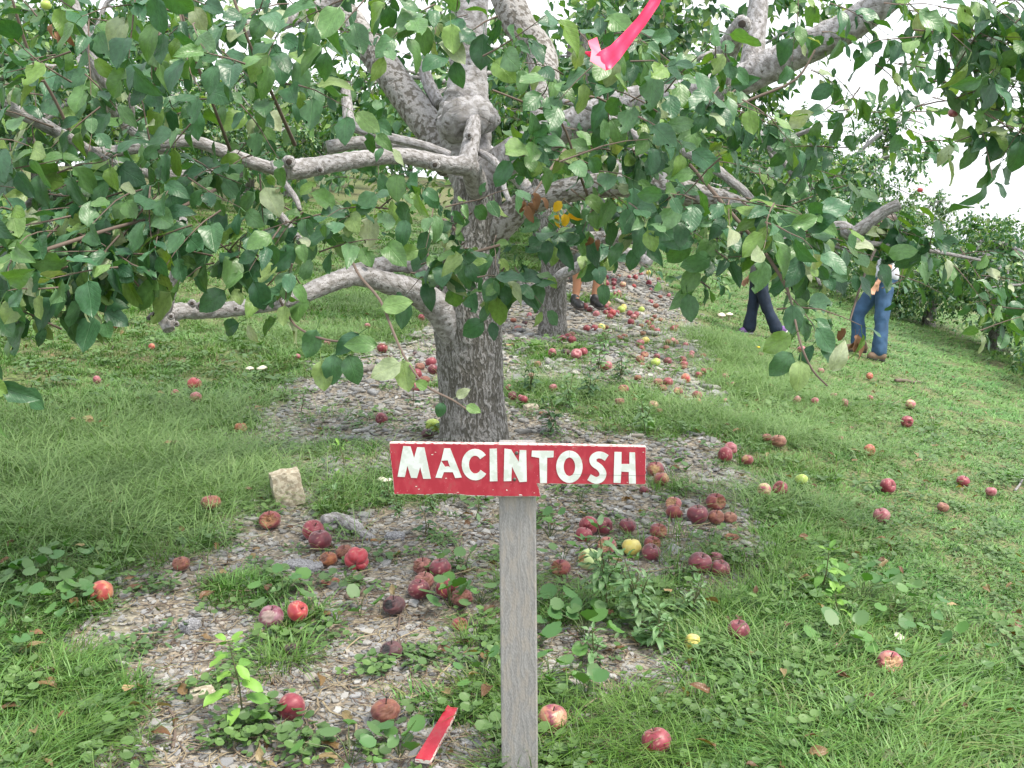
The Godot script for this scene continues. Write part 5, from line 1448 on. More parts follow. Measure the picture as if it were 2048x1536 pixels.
	# slighter boughs
	for b in [
		[[-60, 190, 2.75, 15], [0, 210, 2.85, 15], [70, 240, 2.95, 13], [150, 285, 3.15, 12], [230, 330, 3.4, 10], [330, 350, 3.7, 10], [480, 345, 3.95, 11]],
		[[120, -60, 3.5, 15], [150, 30, 3.5, 15], [185, 115, 3.55, 15], [203, 165, 3.6, 14], [240, 240, 3.8, 12], [330, 300, 3.9, 12]],
		[[575, 342, 4.0, 14], [520, 330, 3.95, 13], [440, 300, 3.85, 13], [380, 282, 3.8, 12], [300, 290, 3.7, 12], [215, 305, 3.6, 12], [170, 300, 3.5, 9]],
		[[-40, 424, 2.75, 10], [0, 418, 2.8, 10], [60, 405, 2.9, 9], [160, 388, 3.1, 8], [260, 360, 3.4, 7]],
		[[545, 325, 3.9, 5], [565, 360, 3.8, 6], [590, 395, 3.6, 6], [600, 420, 3.5, 4]],
		[[470, 385, 3.6, 7], [520, 405, 3.5, 8], [560, 430, 3.4, 8], [590, 470, 3.3, 8], [604, 485, 3.25, 9]],
		[[690, 170, 4.9, 10], [695, 215, 4.8, 11], [705, 250, 4.7, 12], [760, 270, 4.65, 10], [850, 292, 4.6, 9], [900, 310, 4.6, 8]],
		[[845, 130, 5.4, 12], [858, 170, 5.35, 13], [880, 210, 5.25, 13]],
		[[655, 295, 4.9, 14], [720, 285, 4.95, 13], [800, 290, 5.0, 14], [870, 300, 5.0, 14]],
		[[480, 60, 4.4, 18], [560, 40, 4.6, 20], [640, 10, 4.9, 22], [720, -50, 5.2, 20]],
		[[1480, 240, 3.9, 9], [1520, 270, 3.7, 9], [1550, 300, 3.6, 9], [1572, 325, 3.5, 8], [1585, 352, 3.4, 5]],
		[[1535, 285, 3.65, 6], [1570, 280, 3.6, 6], [1600, 268, 3.55, 5], [1645, 250, 3.5, 4]],
		[[1370, 300, 3.9, 12], [1420, 330, 3.7, 11], [1460, 360, 3.6, 9], [1500, 395, 3.5, 8], [1560, 470, 3.35, 7], [1620, 530, 3.2, 5], [1640, 570, 3.1, 3]],
		[[1540, 430, 4.0, 12], [1620, 465, 4.0, 13], [1680, 455, 3.95, 14], [1705, 468, 3.92, 15], [1735, 448, 3.9, 13], [1770, 422, 3.88, 12], [1800, 408, 3.86, 11]],
		[[1700, 468, 3.93, 9], [1715, 482, 3.9, 7], [1745, 488, 3.88, 6], [1800, 492, 3.9, 5], [1880, 505, 3.95, 4], [1960, 520, 4.0, 3]],
		[[1600, 470, 4.0, 8], [1640, 480, 3.9, 6], [1690, 498, 3.8, 5], [1720, 505, 3.75, 4]],
		[[1110, 200, 4.3, 6], [1180, 215, 4.0, 6], [1215, 235, 3.8, 8], [1250, 255, 3.75, 8], [1330, 320, 3.7, 9]],
		[[2090, 90, 3.5, 14], [2030, 70, 3.5, 12], [1960, 80, 3.55, 9], [1900, 100, 3.6, 6]],
	]: limb(t, "branch", b, "limb_bark", 10, 6, 0.10, 30.0)
	# whips and hanging twigs, bare enough to see
	for b in [
		[[0, 530, 2.5, 4], [120, 490, 2.6, 4], [230, 455, 2.75, 3.5], [330, 428, 2.9, 3], [430, 380, 3.1, 4]],
		[[690, 480, 3.1, 3], [715, 545, 2.95, 3], [760, 600, 2.85, 3], [785, 660, 2.8, 3], [810, 715, 2.75, 2.6], [850, 770, 2.7, 2.4], [905, 800, 2.68, 2.2], [935, 820, 2.66, 2]],
		[[560, 600, 3.0, 2.5], [590, 650, 2.9, 2.5], [640, 676, 2.85, 2.5], [690, 684, 2.8, 2.2], [715, 682, 2.8, 1.8]],
		[[1380, 330, 3.2, 4], [1440, 400, 3.1, 4], [1500, 470, 3.0, 4], [1540, 520, 2.95, 4], [1575, 580, 2.9, 3.5], [1590, 640, 2.85, 2.5], [1602, 690, 2.8, 2.5], [1625, 740, 2.8, 2.4], [1655, 772, 2.8, 2]],
		[[465, -10, 3.0, 3], [500, 90, 3.05, 3], [545, 190, 3.2, 3.5], [590, 290, 3.5, 4]],
		[[355, 0, 2.9, 2.5], [395, 130, 3.0, 3], [430, 220, 3.1, 3], [460, 300, 3.4, 3.5]],
		[[25, 0, 2.9, 2.5], [60, 110, 3.0, 3], [110, 200, 3.1, 3], [150, 285, 3.2, 3.5]],
		[[320, 60, 3.0, 2], [312, 130, 3.0, 2.5], [308, 200, 3.1, 2.5]],
		[[1200, 460, 3.3, 3], [1160, 350, 3.2, 3], [1120, 240, 3.1, 2.5], [1060, 210, 3.05, 2.5], [985, 180, 3.0, 2]],
		[[1270, 245, 3.1, 2], [1195, 195, 3.05, 2.5], [1130, 205, 3.0, 2]],
		[[1430, 240, 3.3, 3], [1500, 200, 3.3, 3], [1590, 160, 3.3, 2.5], [1630, 100, 3.3, 2]],
		[[1700, 640, 3.1, 2], [1725, 560, 3.3, 2.5], [1750, 500, 3.6, 3]],
		[[1065, 390, 3.5, 2], [1100, 340, 3.6, 3], [1130, 300, 3.8, 4]],
		[[920, 470, 3.6, 4], [880, 440, 3.7, 4], [860, 520, 3.5, 3], [1000, 490, 3.5, 3]],
	]: limb(t, "twig", b, "twig_bark", 6, 4, 0.05, 60.0)
	# leafy sprays; the nearest hang only two and a half metres from the eye
	for q in [
		[40, 600, 2.6, 0.10, 0.10, 0.15, 6], [70, 480, 2.65, 0.15, 0.10, 0.2, 10], [200, 520, 2.75, 0.13, 0.08, 0.2, 9], [110, 390, 2.8, 0.2, 0.11, 0.3, 9], [250, 460, 2.9, 0.18, 0.09, 0.3, 10], [340, 400, 3.0, 0.2, 0.10, 0.3, 9], [450, 430, 3.1, 0.18, 0.09, 0.3, 8], [420, 500, 3.0, 0.14, 0.04, 0.2, 5], [560, 455, 3.0, 0.12, 0.06, 0.25, 6], [595, 560, 2.95, 0.04, 0.06, 0.1, 3],
		[210, 310, 3.2, 0.25, 0.12, 0.4, 10], [50, 280, 2.9, 0.22, 0.15, 0.4, 9], [390, 220, 3.2, 0.28, 0.13, 0.4, 9], [100, 130, 3.1, 0.3, 0.18, 0.5, 9], [290, 70, 3.0, 0.3, 0.18, 0.5, 11], [480, 90, 3.1, 0.28, 0.18, 0.5, 11], [640, 50, 3.1, 0.2, 0.10, 0.5, 8], [610, 180, 3.3, 0.2, 0.11, 0.5, 6], [440, 340, 3.3, 0.12, 0.04, 0.2, 3], [700, 440, 3.1, 0.09, 0.06, 0.2, 4],
		[870, 35, 3.0, 0.2, 0.05, 0.2, 6], [800, 390, 3.2, 0.05, 0.06, 0.1, 2], [870, 440, 3.5, 0.10, 0.10, 0.2, 5], [900, 520, 3.5, 0.09, 0.06, 0.2, 5], [970, 490, 3.5, 0.09, 0.08, 0.2, 3], [1010, 560, 3.4, 0.08, 0.07, 0.2, 4], [1075, 560, 3.4, 0.03, 0.04, 0.1, 2],
		[1060, 240, 3.0, 0.10, 0.08, 0.3, 4], [1130, 130, 3.1, 0.2, 0.12, 0.4, 6], [1240, 90, 3.0, 0.2, 0.14, 0.4, 7], [1330, 240, 3.0, 0.2, 0.10, 0.4, 6], [1210, 280, 3.0, 0.2, 0.11, 0.4, 7], [1310, 350, 3.1, 0.16, 0.10, 0.4, 5], [1100, 450, 3.4, 0.07, 0.05, 0.2, 3], [1180, 415, 3.4, 0.12, 0.04, 0.2, 3], [1290, 420, 3.3, 0.10, 0.05, 0.2, 4],
		[1400, 100, 3.1, 0.12, 0.12, 0.3, 5], [1400, 290, 3.1, 0.24, 0.16, 0.4, 10], [1440, 430, 3.1, 0.2, 0.11, 0.4, 10], [1560, 430, 3.2, 0.18, 0.13, 0.4, 9], [1575, 480, 3.1, 0.10, 0.04, 0.2, 5], [1770, 450, 3.9, 0.11, 0.05, 0.2, 8], [1190, 500, 4.0, 0.07, 0.02, 0.1, 3], [1650, 490, 3.3, 0.13, 0.05, 0.3, 6], [1640, 340, 3.5, 0.22, 0.18, 0.5, 9], [1500, 220, 3.4, 0.14, 0.12, 0.3, 6], [1615, 610, 2.95, 0.03, 0.04, 0.05, 2], [1390, 580, 3.2, 0.02, 0.05, 0.05, 1],
		[150, 480, 2.75, 0.15, 0.08, 0.2, 6], [320, 470, 2.95, 0.14, 0.06, 0.2, 6], [440, 480, 3.0, 0.12, 0.05, 0.2, 5], [25, 560, 2.6, 0.08, 0.07, 0.15, 5],
		[1830, 490, 3.9, 0.24, 0.05, 0.5, 9], [1920, 540, 4.1, 0.22, 0.12, 0.5, 11], [1690, 500, 4.0, 0.16, 0.07, 0.4, 4], [2000, 600, 4.1, 0.16, 0.10, 0.4, 8], [1700, 200, 4.2, 0.3, 0.22, 0.6, 8],
		[1990, 140, 3.2, 0.15, 0.16, 0.3, 24], [2010, 250, 3.1, 0.10, 0.05, 0.2, 9], [1930, 40, 3.3, 0.24, 0.10, 0.4, 14], [2000, 40, 3.0, 0.14, 0.08, 0.2, 9], [1830, 60, 3.9, 0.25, 0.12, 0.5, 10], [1780, 170, 4.6, 0.3, 0.2, 0.5, 10], [1640, 20, 3.6, 0.2, 0.06, 0.4, 3],
	]: spray(spot(q[0], q[1], q[2]), Vector3(q[3], q[4], q[5]), q[6], heart)
	# the crown behind and above
	for q in [
		[350, 5, 3.7, 0.5, 0.08, 0.4, 11], [60, 15, 3.5, 0.2, 0.1, 0.3, 7], [740, 0, 4.4, 0.3, 0.1, 0.4, 6], [1195, 305, 4.2, 0.12, 0.06, 0.2, 4], [200, 420, 4.6, 0.5, 0.12, 0.4, 8],
		[300, 180, 4.6, 0.7, 0.35, 0.6, 15], [560, 130, 4.8, 0.6, 0.35, 0.6, 12], [100, 380, 4.2, 0.5, 0.25, 0.6, 9], [700, 30, 5.2, 0.6, 0.3, 0.6, 9], [1240, 60, 5.0, 0.6, 0.3, 0.6, 11], [1400, 300, 4.6, 0.5, 0.3, 0.6, 10], [1500, 420, 4.6, 0.5, 0.2, 0.6, 9], [1290, 300, 5.6, 0.6, 0.3, 0.7, 10], [1720, 330, 5.2, 0.6, 0.4, 0.7, 12], [840, 120, 6.4, 0.7, 0.5, 0.6, 8], [1150, 330, 6.4, 0.6, 0.3, 0.6, 9], [480, 260, 5.8, 0.8, 0.3, 0.7, 14], [750, 330, 6.0, 0.6, 0.3, 0.6, 8],
		[200, -250, 4.0, 1.2, 0.4, 1.0, 30], [700, -330, 4.6, 1.2, 0.5, 1.2, 36], [1300, -300, 4.6, 1.2, 0.5, 1.2, 34], [1850, -200, 4.2, 1.0, 0.4, 1.0, 22], [950, -500, 5.4, 1.4, 0.6, 1.4, 34], [600, -300, 7.0, 1.4, 0.6, 0.8, 24], [1400, -250, 7.0, 1.4, 0.6, 0.8, 24],
	]: spray(spot(q[0], q[1], q[2]), Vector3(q[3], q[4], q[5]), q[6], heart, 0.092, 0.6, 0.08, 8)
	# single leaves hung on the long twigs
	for q in [[640, 640, 2.85, -0.4, -1, 0.1, 3], [640, 700, 2.83, 0.1, -1, 0.2, 13], [735, 655, 2.78, -0.7, -0.5, 0.3, 2], [690, 690, 2.8, 0.3, -0.9, 0.2, 1], [670, 688, 2.82, -0.1, -1, 0.2, 9], [775, 690, 2.75, -0.9, 0.1, 0.3, 4], [800, 700, 2.74, 0.2, -0.9, 0.3, 13], [820, 718, 2.72, -0.9, -0.35, 0.4, 12], [745, 620, 2.82, 0.9, 0.25, 0.2, 14], [860, 780, 2.68, -0.5, 0.5, 0.6, 14], [905, 798, 2.67, 0.7, 0.5, 0.4, 15], [925, 808, 2.66, 0.8, -0.2, 0.6, 14], [890, 795, 2.67, -0.3, -0.8, 0.1, 5], [1598, 690, 2.8, -0.8, -0.9, 0.1, 1], [1602, 700, 2.8, -0.1, -1, 0.4, 13], [1600, 660, 2.82, -1, -0.6, 0.0, 8], [1620, 640, 2.84, 0.8, -1, 0.2, 9], [1655, 760, 2.8, 0.3, 0.9, 0.3, 15], [1372, 570, 3.1, 0.15, -1, 0.3, 1], [1580, 590, 2.85, 0.1, -1, 0.3, 0], [1400, 520, 3.1, -0.5, -1, 0.3, 6], [790, 330, 3.1, 0.1, -1, 0.5, 4], [760, 370, 3.05, -0.6, -0.8, 0.4, 3], [815, 420, 3.05, -0.2, -1, 0.4, 5], [900, 30, 2.9, 0.1, -1, 0.4, 8], [850, 20, 2.9, -0.6, -0.6, 0.4, 6]]:
		var bl := Vector3(q[3], q[4], q[5]).normalized()
		var want := Vector3(0.05, 0.35, 0.9)
		var nn := (want - bl * want.dot(bl)).normalized()
		leaf_list.append([Transform3D(Basis(nn.cross(bl), nn, bl).scaled_local(Vector3.ONE * (0.045 if q[0] > 850 and q[1] > 760 and q[0] < 960 else 0.09)), spot(q[0], q[1], q[2])), [0, 1, 4, 3][int(q[0]) % 4], q[6]])
	for i in twig_shape.v.size(): twig_shape.v[i] -= base
	obj("twigs", twig_shape.mesh(M.twig_bark), t).set_meta("kind", "stuff")
	dress(t, 296)
	# withered leaves still hanging
	for q in [[1062, 385, 3.3, 6, "dead_leaf", "hanging bunch of withered brown leaves", 0.05], [1114, 412, 3.3, 4, "yellow_leaf", "bright yellow dying leaf", 0.05], [1708, 640, 3.1, 5, "dead_leaf", "long withered tan leaf hanging on a twig", 0.055], [1185, 475, 3.3, 2, "dead_leaf", "", 0.05], [1235, 455, 3.35, 2, "dead_leaf", "", 0.05], [120, 60, 3.3, 4, "dead_leaf", "", 0.05], [822, 20, 3.0, 1, "dead_leaf", "", 0.05]]:
		for i in q[3]:
			var bl := Vector3(rng.randfn() * 0.5, -1, rng.randfn() * 0.4).normalized()
			var nn := (Vector3(rng.randfn(), 0.3, 1) - bl * Vector3(0, 0.3, 1).dot(bl)).normalized()
			nn = (nn - bl * nn.dot(bl)).normalized()
			var p := spot(q[0], q[1], q[2]) + Vector3(rng.randfn() * 0.018, rng.randfn() * 0.02 - (0.03 * i if q[0] == 1708 else 0.0), rng.randfn() * 0.02) - base
			var o := obj("leaf", leaf_meshes[7 if i % 2 else 5], t, Transform3D(Basis(nn.cross(bl), nn, bl).scaled_local(Vector3.ONE * q[6] * rng.randf_range(0.8, 1.2)), p), M[q[4]])
			if q[5]: o.set_meta("label", q[5])

func ribbon() -> void:
	# pink flagging tape tied on a twig, one long tail rising out of the frame
	var s := Shape.new()
	var d := 2.5
	var rows := []
	for q in [[1345, -60, 1312, -70], [1330, -20, 1306, -20], [1318, 10, 1298, 2], [1290, 52, 1274, 36], [1262, 88, 1246, 66], [1240, 118, 1222, 90], [1222, 138, 1199, 103], [1212, 141, 1180, 122]]:
		var w: float = rows.size() * 0.006
		rows.append([s.add(spot(q[0], q[1], d - w)), s.add(spot(q[2], q[3], d - w - 0.006))])
	# the tail, creased along and across
	var prev := []
	for j in 29:
		var f := j / 4.0
		var i := mini(int(f), rows.size() - 2)
		var l0: Vector3 = s.v[rows[i][0]].lerp(s.v[rows[i + 1][0]], f - i); var l1: Vector3 = s.v[rows[i][1]].lerp(s.v[rows[i + 1][1]], f - i)
		var row := []
		for k in 6:
			var p := l0.lerp(l1, k / 5.0)
			row.append(s.add(p + Vector3(0, 0, 1) * (0.004 * sin(k * 2.1 + j * 0.35) + 0.003 * sin(j * 1.3 + k * 0.4))))
		if prev.size():
			for k in 5: s.quad(prev[k], prev[k + 1], row[k + 1], row[k])
		prev = row
	var first := rows.size()
	for q in [[1212, 141, 1180, 122], [1208, 118, 1183, 100], [1200, 95, 1178, 90], [1194, 74, 1176, 82]]:
		rows.append([s.add(spot(q[0], q[1], d - 0.048 + 0.01 * (rows.size() - first))), s.add(spot(q[2], q[3], d - 0.054 + 0.01 * (rows.size() - first)))])
	for i in range(first, rows.size() - 1): s.quad(rows[i][0], rows[i][1], rows[i + 1][1], rows[i + 1][0])
	var o := thing("flagging_tape", "bright pink plastic tape tied to a twig of the big tree", "ribbon")
	obj("tail", s.mesh(M.ribbon), o)
	s = Shape.new()
	var k := spot(1180, 108, 2.48)
	s.tube([Vector4(k.x - 0.012, k.y + 0.004, k.z, 0.003), Vector4(k.x, k.y, k.z, 0.007), Vector4(k.x + 0.012, k.y - 0.003, k.z, 0.003)], 8, 0.25, grain, 90.0)
	obj("tie", s.mesh(M.ribbon), o)

# ---------------------------------------------------------------- the other trees
func orchard_tree(seed_: int, high: float, wide: float, limbs: int, dense: int, leaf := 0.105) -> Node3D:
	rng.seed = seed_
	var t := Node3D.new()
	var s := Shape.new()
	var fork := high * 0.3
	s.tube(run([Vector4(0, -0.15, 0, 0.17), Vector4(0.01, 0.1, 0, 0.13), Vector4(-0.02, fork * 0.6, 0.02, 0.11), Vector4(0.01, fork, 0, 0.11), Vector4(0.03, fork * 1.5, -0.02, 0.07), Vector4(-0.05, high * 0.75, 0.04, 0.03)], 5), 14, 0.12, grain, 12.0)
	obj("trunk", s.mesh(M.old_bark), t)
	leaf_list = []
	for i in limbs:
		var a := TAU * (i + rng.randf_range(-0.25, 0.25)) / limbs
		var dir := Vector3(cos(a), 0, sin(a))
		var r := wide * rng.randf_range(0.75, 1.05)
		var top := high * rng.randf_range(0.45, 0.85)
		var y0 := fork * rng.randf_range(0.7, 1.2)
		var pts := [Vector4(0, y0, 0, 0.07)]
		for k in 3:
			var f := (k + 1) / 3.0
			var p := dir * r * f + Vector3(rng.randfn(), 0, rng.randfn()) * 0.12 + Vector3.UP * (y0 + (top - y0) * sin(f * PI * 0.62) * 1.05)
			pts.append(Vector4(p.x, p.y, p.z, 0.055 * (1.1 - f)))
		s = Shape.new()
		var path := run(pts, 4)
		s.tube(path, 9, 0.12, grain, 12.0)
		for j in 6:
			var q: Vector4 = path[2 + j * (path.size() - 3) / 6]
			var from := Vector3(q.x, q.y, q.z)
			var d2 := (dir * 0.5 + Vector3(rng.randfn(), rng.randf_range(-0.7, 0.9), rng.randfn()) * 0.8).normalized()
			var l := rng.randf_range(0.5, 1.0) * wide * 0.4
			var e := from + d2 * l + Vector3.DOWN * l * 0.25
			s.tube([Vector4(from.x, from.y, from.z, 0.018), Vector4((from.x + e.x) * 0.5, (from.y + e.y) * 0.5 + 0.06, (from.z + e.z) * 0.5, 0.012), Vector4(e.x, e.y, e.z, 0.005)], 5)
			for m in dense:
				var f := rng.randf_range(0.2, 1.05)
				var at := from.lerp(e, f) + Vector3(rng.randfn(), rng.randfn(), rng.randfn()) * 0.13
				shoot(at, d2 * 0.5 + dir * 0.3 + Vector3(rng.randfn(), rng.randfn() * 0.7 - 0.2, rng.randfn()), rng.randf_range(0.15, 0.32), 11, leaf, dir, 0.6, false, 0.14)
		obj("limb", s.mesh(M.limb_bark), t)
	s = Shape.new()
	for l in leaf_list: far_leaf(s, l[0], leaf_tints[l[2]])
	leaf_list = []
	obj("crown", s.mesh(M.foliage), t).set_meta("kind", "stuff")
	return t

func grow(proto: Node3D, called: String, at: Vector3, turn: float, size: float, label: String, group := "") -> void:
	var t := proto.duplicate()
	t.name = numbered(called)
	add_child(t)
	t.transform = Transform3D(Basis(Vector3.UP, turn).scaled(Vector3.ONE * size), at)
	tag(t, label, "tree", group)

func second_tree() -> void:
	var base := landing(1106, 668)
	var t := thing("apple_tree", "second apple tree in the row, dark trunk beside the person in shorts", "tree", base)
	rng.seed = 77
	twig_shape = Shape.new()
	leaf_list = []
	limb(t, "trunk", [[1105, 690, 8.78, 36], [1105, 665, 8.75, 30], [1106, 620, 8.7, 27], [1107, 570, 8.66, 26], [1110, 520, 8.62, 28], [1108, 470, 8.58, 30], [1098, 420, 8.55, 26], [1080, 350, 8.6, 20]], "old_bark", 24, 7, 0.10, 10.0)
	limb(t, "low_limb", [[1110, 568, 8.5, 10], [1122, 551, 8.4, 11], [1150, 537, 8.3, 11], [1180, 520, 8.2, 12], [1215, 508, 8.1, 12], [1250, 507, 8.0, 12], [1278, 512, 7.95, 12], [1292, 522, 7.92, 13], [1300, 527, 7.9, 10]], "limb_bark", 14, 6, 0.1, 20.0)
	limb(t, "branch", [[1285, 512, 7.93, 8], [1297, 500, 7.9, 7], [1310, 487, 7.88, 6], [1330, 455, 7.8, 5]], "limb_bark", 9, 5)
	limb(t, "low_limb", [[1118, 510, 8.55, 18], [1145, 490, 8.45, 18], [1190, 480, 8.35, 17], [1240, 476, 8.25, 16], [1285, 470, 8.15, 15], [1310, 455, 8.1, 14], [1350, 420, 8.0, 10], [1420, 390, 7.9, 7]], "bough_bark", 16, 6, 0.12, 16.0)
	limb(t, "limb", [[1108, 470, 8.6, 20], [1150, 420, 8.7, 17], [1230, 340, 8.9, 14], [1330, 260, 9.2, 10]], "limb_bark", 12, 6)
	limb(t, "limb", [[1098, 430, 8.6, 18], [1040, 360, 8.8, 15], [960, 290, 9.0, 12], [860, 240, 9.3, 8]], "limb_bark", 12, 6)
	var heart := spot(1105, 400, 8.7)
	for q in [[1350, 420, 8.0, 0.7, 0.3, 0.6, 26], [1240, 420, 8.4, 0.6, 0.15, 0.5, 16], [1450, 480, 8.2, 0.6, 0.25, 0.6, 26], [1150, 330, 8.8, 0.8, 0.5, 0.8, 30], [1330, 250, 9.2, 1.0, 0.6, 0.8, 36], [900, 280, 9.2, 1.0, 0.5, 0.8, 34], [760, 340, 9.0, 0.9, 0.3, 0.8, 30], [640, 350, 8.6, 0.6, 0.2, 0.6, 20], [860, 360, 8.6, 0.5, 0.14, 0.5, 16], [1000, 150, 9.4, 1.2, 0.7, 0.9, 34], [1250, 100, 9.6, 1.2, 0.6, 0.9, 30], [1550, 350, 9.2, 0.8, 0.5, 0.8, 24], [1600, 480, 9.0, 0.6, 0.25, 0.6, 16]]:
		spray(spot(q[0], q[1], q[2]), Vector3(q[3], q[4], q[5]), q[6], heart, 0.085, 0.6, 0.12, 10)
	for i in twig_shape.v.size(): twig_shape.v[i] -= base
	obj("twigs", twig_shape.mesh(M.twig_bark), t).set_meta("kind", "stuff")
	dress(t, 0)

const NTH := ["nearest", "second", "third", "fourth", "fifth", "sixth", "seventh", "eighth", "ninth", "tenth", "eleventh", "twelfth", "thirteenth", "fourteenth"]

func rows_of_trees() -> void:
	var a := orchard_tree(501, 3.6, 2.7, 7, 24)
	var b := orchard_tree(502, 3.3, 2.5, 6, 27)
	var low := orchard_tree(503, 2.0, 1.9, 7, 32, 0.078)
	rng.seed = 900
	# the row that the old tree stands in
	for k in 6:
		var z := -13.0 - 3.9 * k
		grow(a if k % 2 else b, "apple_tree", ground(0.75 + rng.randf_range(-0.2, 0.2), z), k * 2.1, rng.randf_range(1.3, 1.42) if k < 2 else rng.randf_range(1.1, 1.2), "apple tree farther along the middle row, %s" % ["third from the camera", "fourth from the camera", "fifth, nearly hidden behind the others", "sixth, nearly hidden behind the others", "seventh, far along", "at the far end of the row"][k])
	for k in 9:
		grow(b if k % 2 else a, "apple_tree", ground(-6.6 + rng.randf_range(-0.3, 0.3), -7.0 - 3.9 * k), k * 1.7 + 0.6, rng.randf_range(1.0, 1.2), NTH[k] + " apple tree along the row behind the left-hand grass", "trees of the left-hand row")
	for k in 6:
		grow(a if k % 2 else b, "apple_tree", ground(-13.5 + rng.randf_range(-0.3, 0.3), -13.0 - 5.0 * k), k * 2.9, rng.randf_range(1.15, 1.3), NTH[k] + " apple tree along the second row at left", "trees of the farther left-hand row")
	for k in 5:
		grow(b if k % 2 else a, "apple_tree", ground(8.3 + rng.randf_range(-0.2, 0.2), -28.5 - 4.2 * k), k * 1.9, rng.randf_range(1.35, 1.5), NTH[k] + " tall apple tree beyond the low ones on the right-hand slope", "tall trees of the right-hand row")
	for k in 7:
		grow(low, "low_apple_tree", ground(7.9 + rng.randf_range(-0.2, 0.2), -8.6 - 2.6 * k), k * 2.3, rng.randf_range(0.92, 1.1), NTH[k] + " low bushy apple tree along the row down the right-hand slope", "trees of the right-hand row")
	for k in 7:
		grow(b if k % 2 else a, "apple_tree", ground(3.4 + 2.4 * (k % 3), -37.0 - 3.0 * (k / 2)), k * 1.3, rng.randf_range(1.0, 1.2), ("first" if k == 0 else NTH[k]) + " of the distant apple trees closing off the mown way", "distant trees at the end of the way")
	for k in 14:
		grow(a if k % 2 else b, "apple_tree", ground(-26.0 + 3.4 * k, -44.0 - 3.0 * (k % 3)), k * 0.9, rng.randf_range(1.1, 1.35), ("first" if k == 0 else NTH[k]) + " distant apple tree from the left at the orchard's far edge", "distant trees at the far edge")
	for k in 12:
		grow(low, "low_apple_tree", ground(-34.0 + 3.6 * k, -53.0 + rng.randf_range(-1.0, 1.0)), k * 1.1, rng.randf_range(1.1, 1.3), ("first" if k == 0 else NTH[k]) + " low tree from the left behind the orchard's far edge", "low trees behind the far edge")
	a.free(); b.free(); low.free()
	# apples still hanging
	for q in [[1907, 226, 3.3, 0.018, "pink", "pink apple hanging in the dark leaves at upper right"], [140, 35, 6.5, 0.036, "yellow", "yellow-green apple hanging in the tree at upper left"], [122, 42, 6.5, 0.036, "green", "green apple hanging at upper left, left of a yellow one"], [92, 10, 6.5, 0.036, "green", "topmost green apple hanging at upper left"], [130, 62, 6.4, 0.034, "yellow", "yellow apple hanging below two others at upper left"], [205, 112, 6.4, 0.034, "green", "green apple hanging right of the dead leaves at upper left"], [1840, 380, 11.5, 0.034, "bright", "bright red apple high in the far right tree"], [1718, 472, 8.0, 0.034, "red", "red apple hanging behind the crooked right-hand branch"], [1660, 472, 4.4, 0.034, "yellow", "yellowish apple hanging under the crooked right-hand branch"], [1735, 470, 8.2, 0.034, "red", "dark red apple hanging near the woman's shoulder"]]:
		var o := obj("apple", apple_mesh(q[4], 1, 16), null, Transform3D(Basis().scaled(Vector3.ONE * q[3]), spot(q[0], q[1], q[2])))
		tag(o, q[5], "apple")


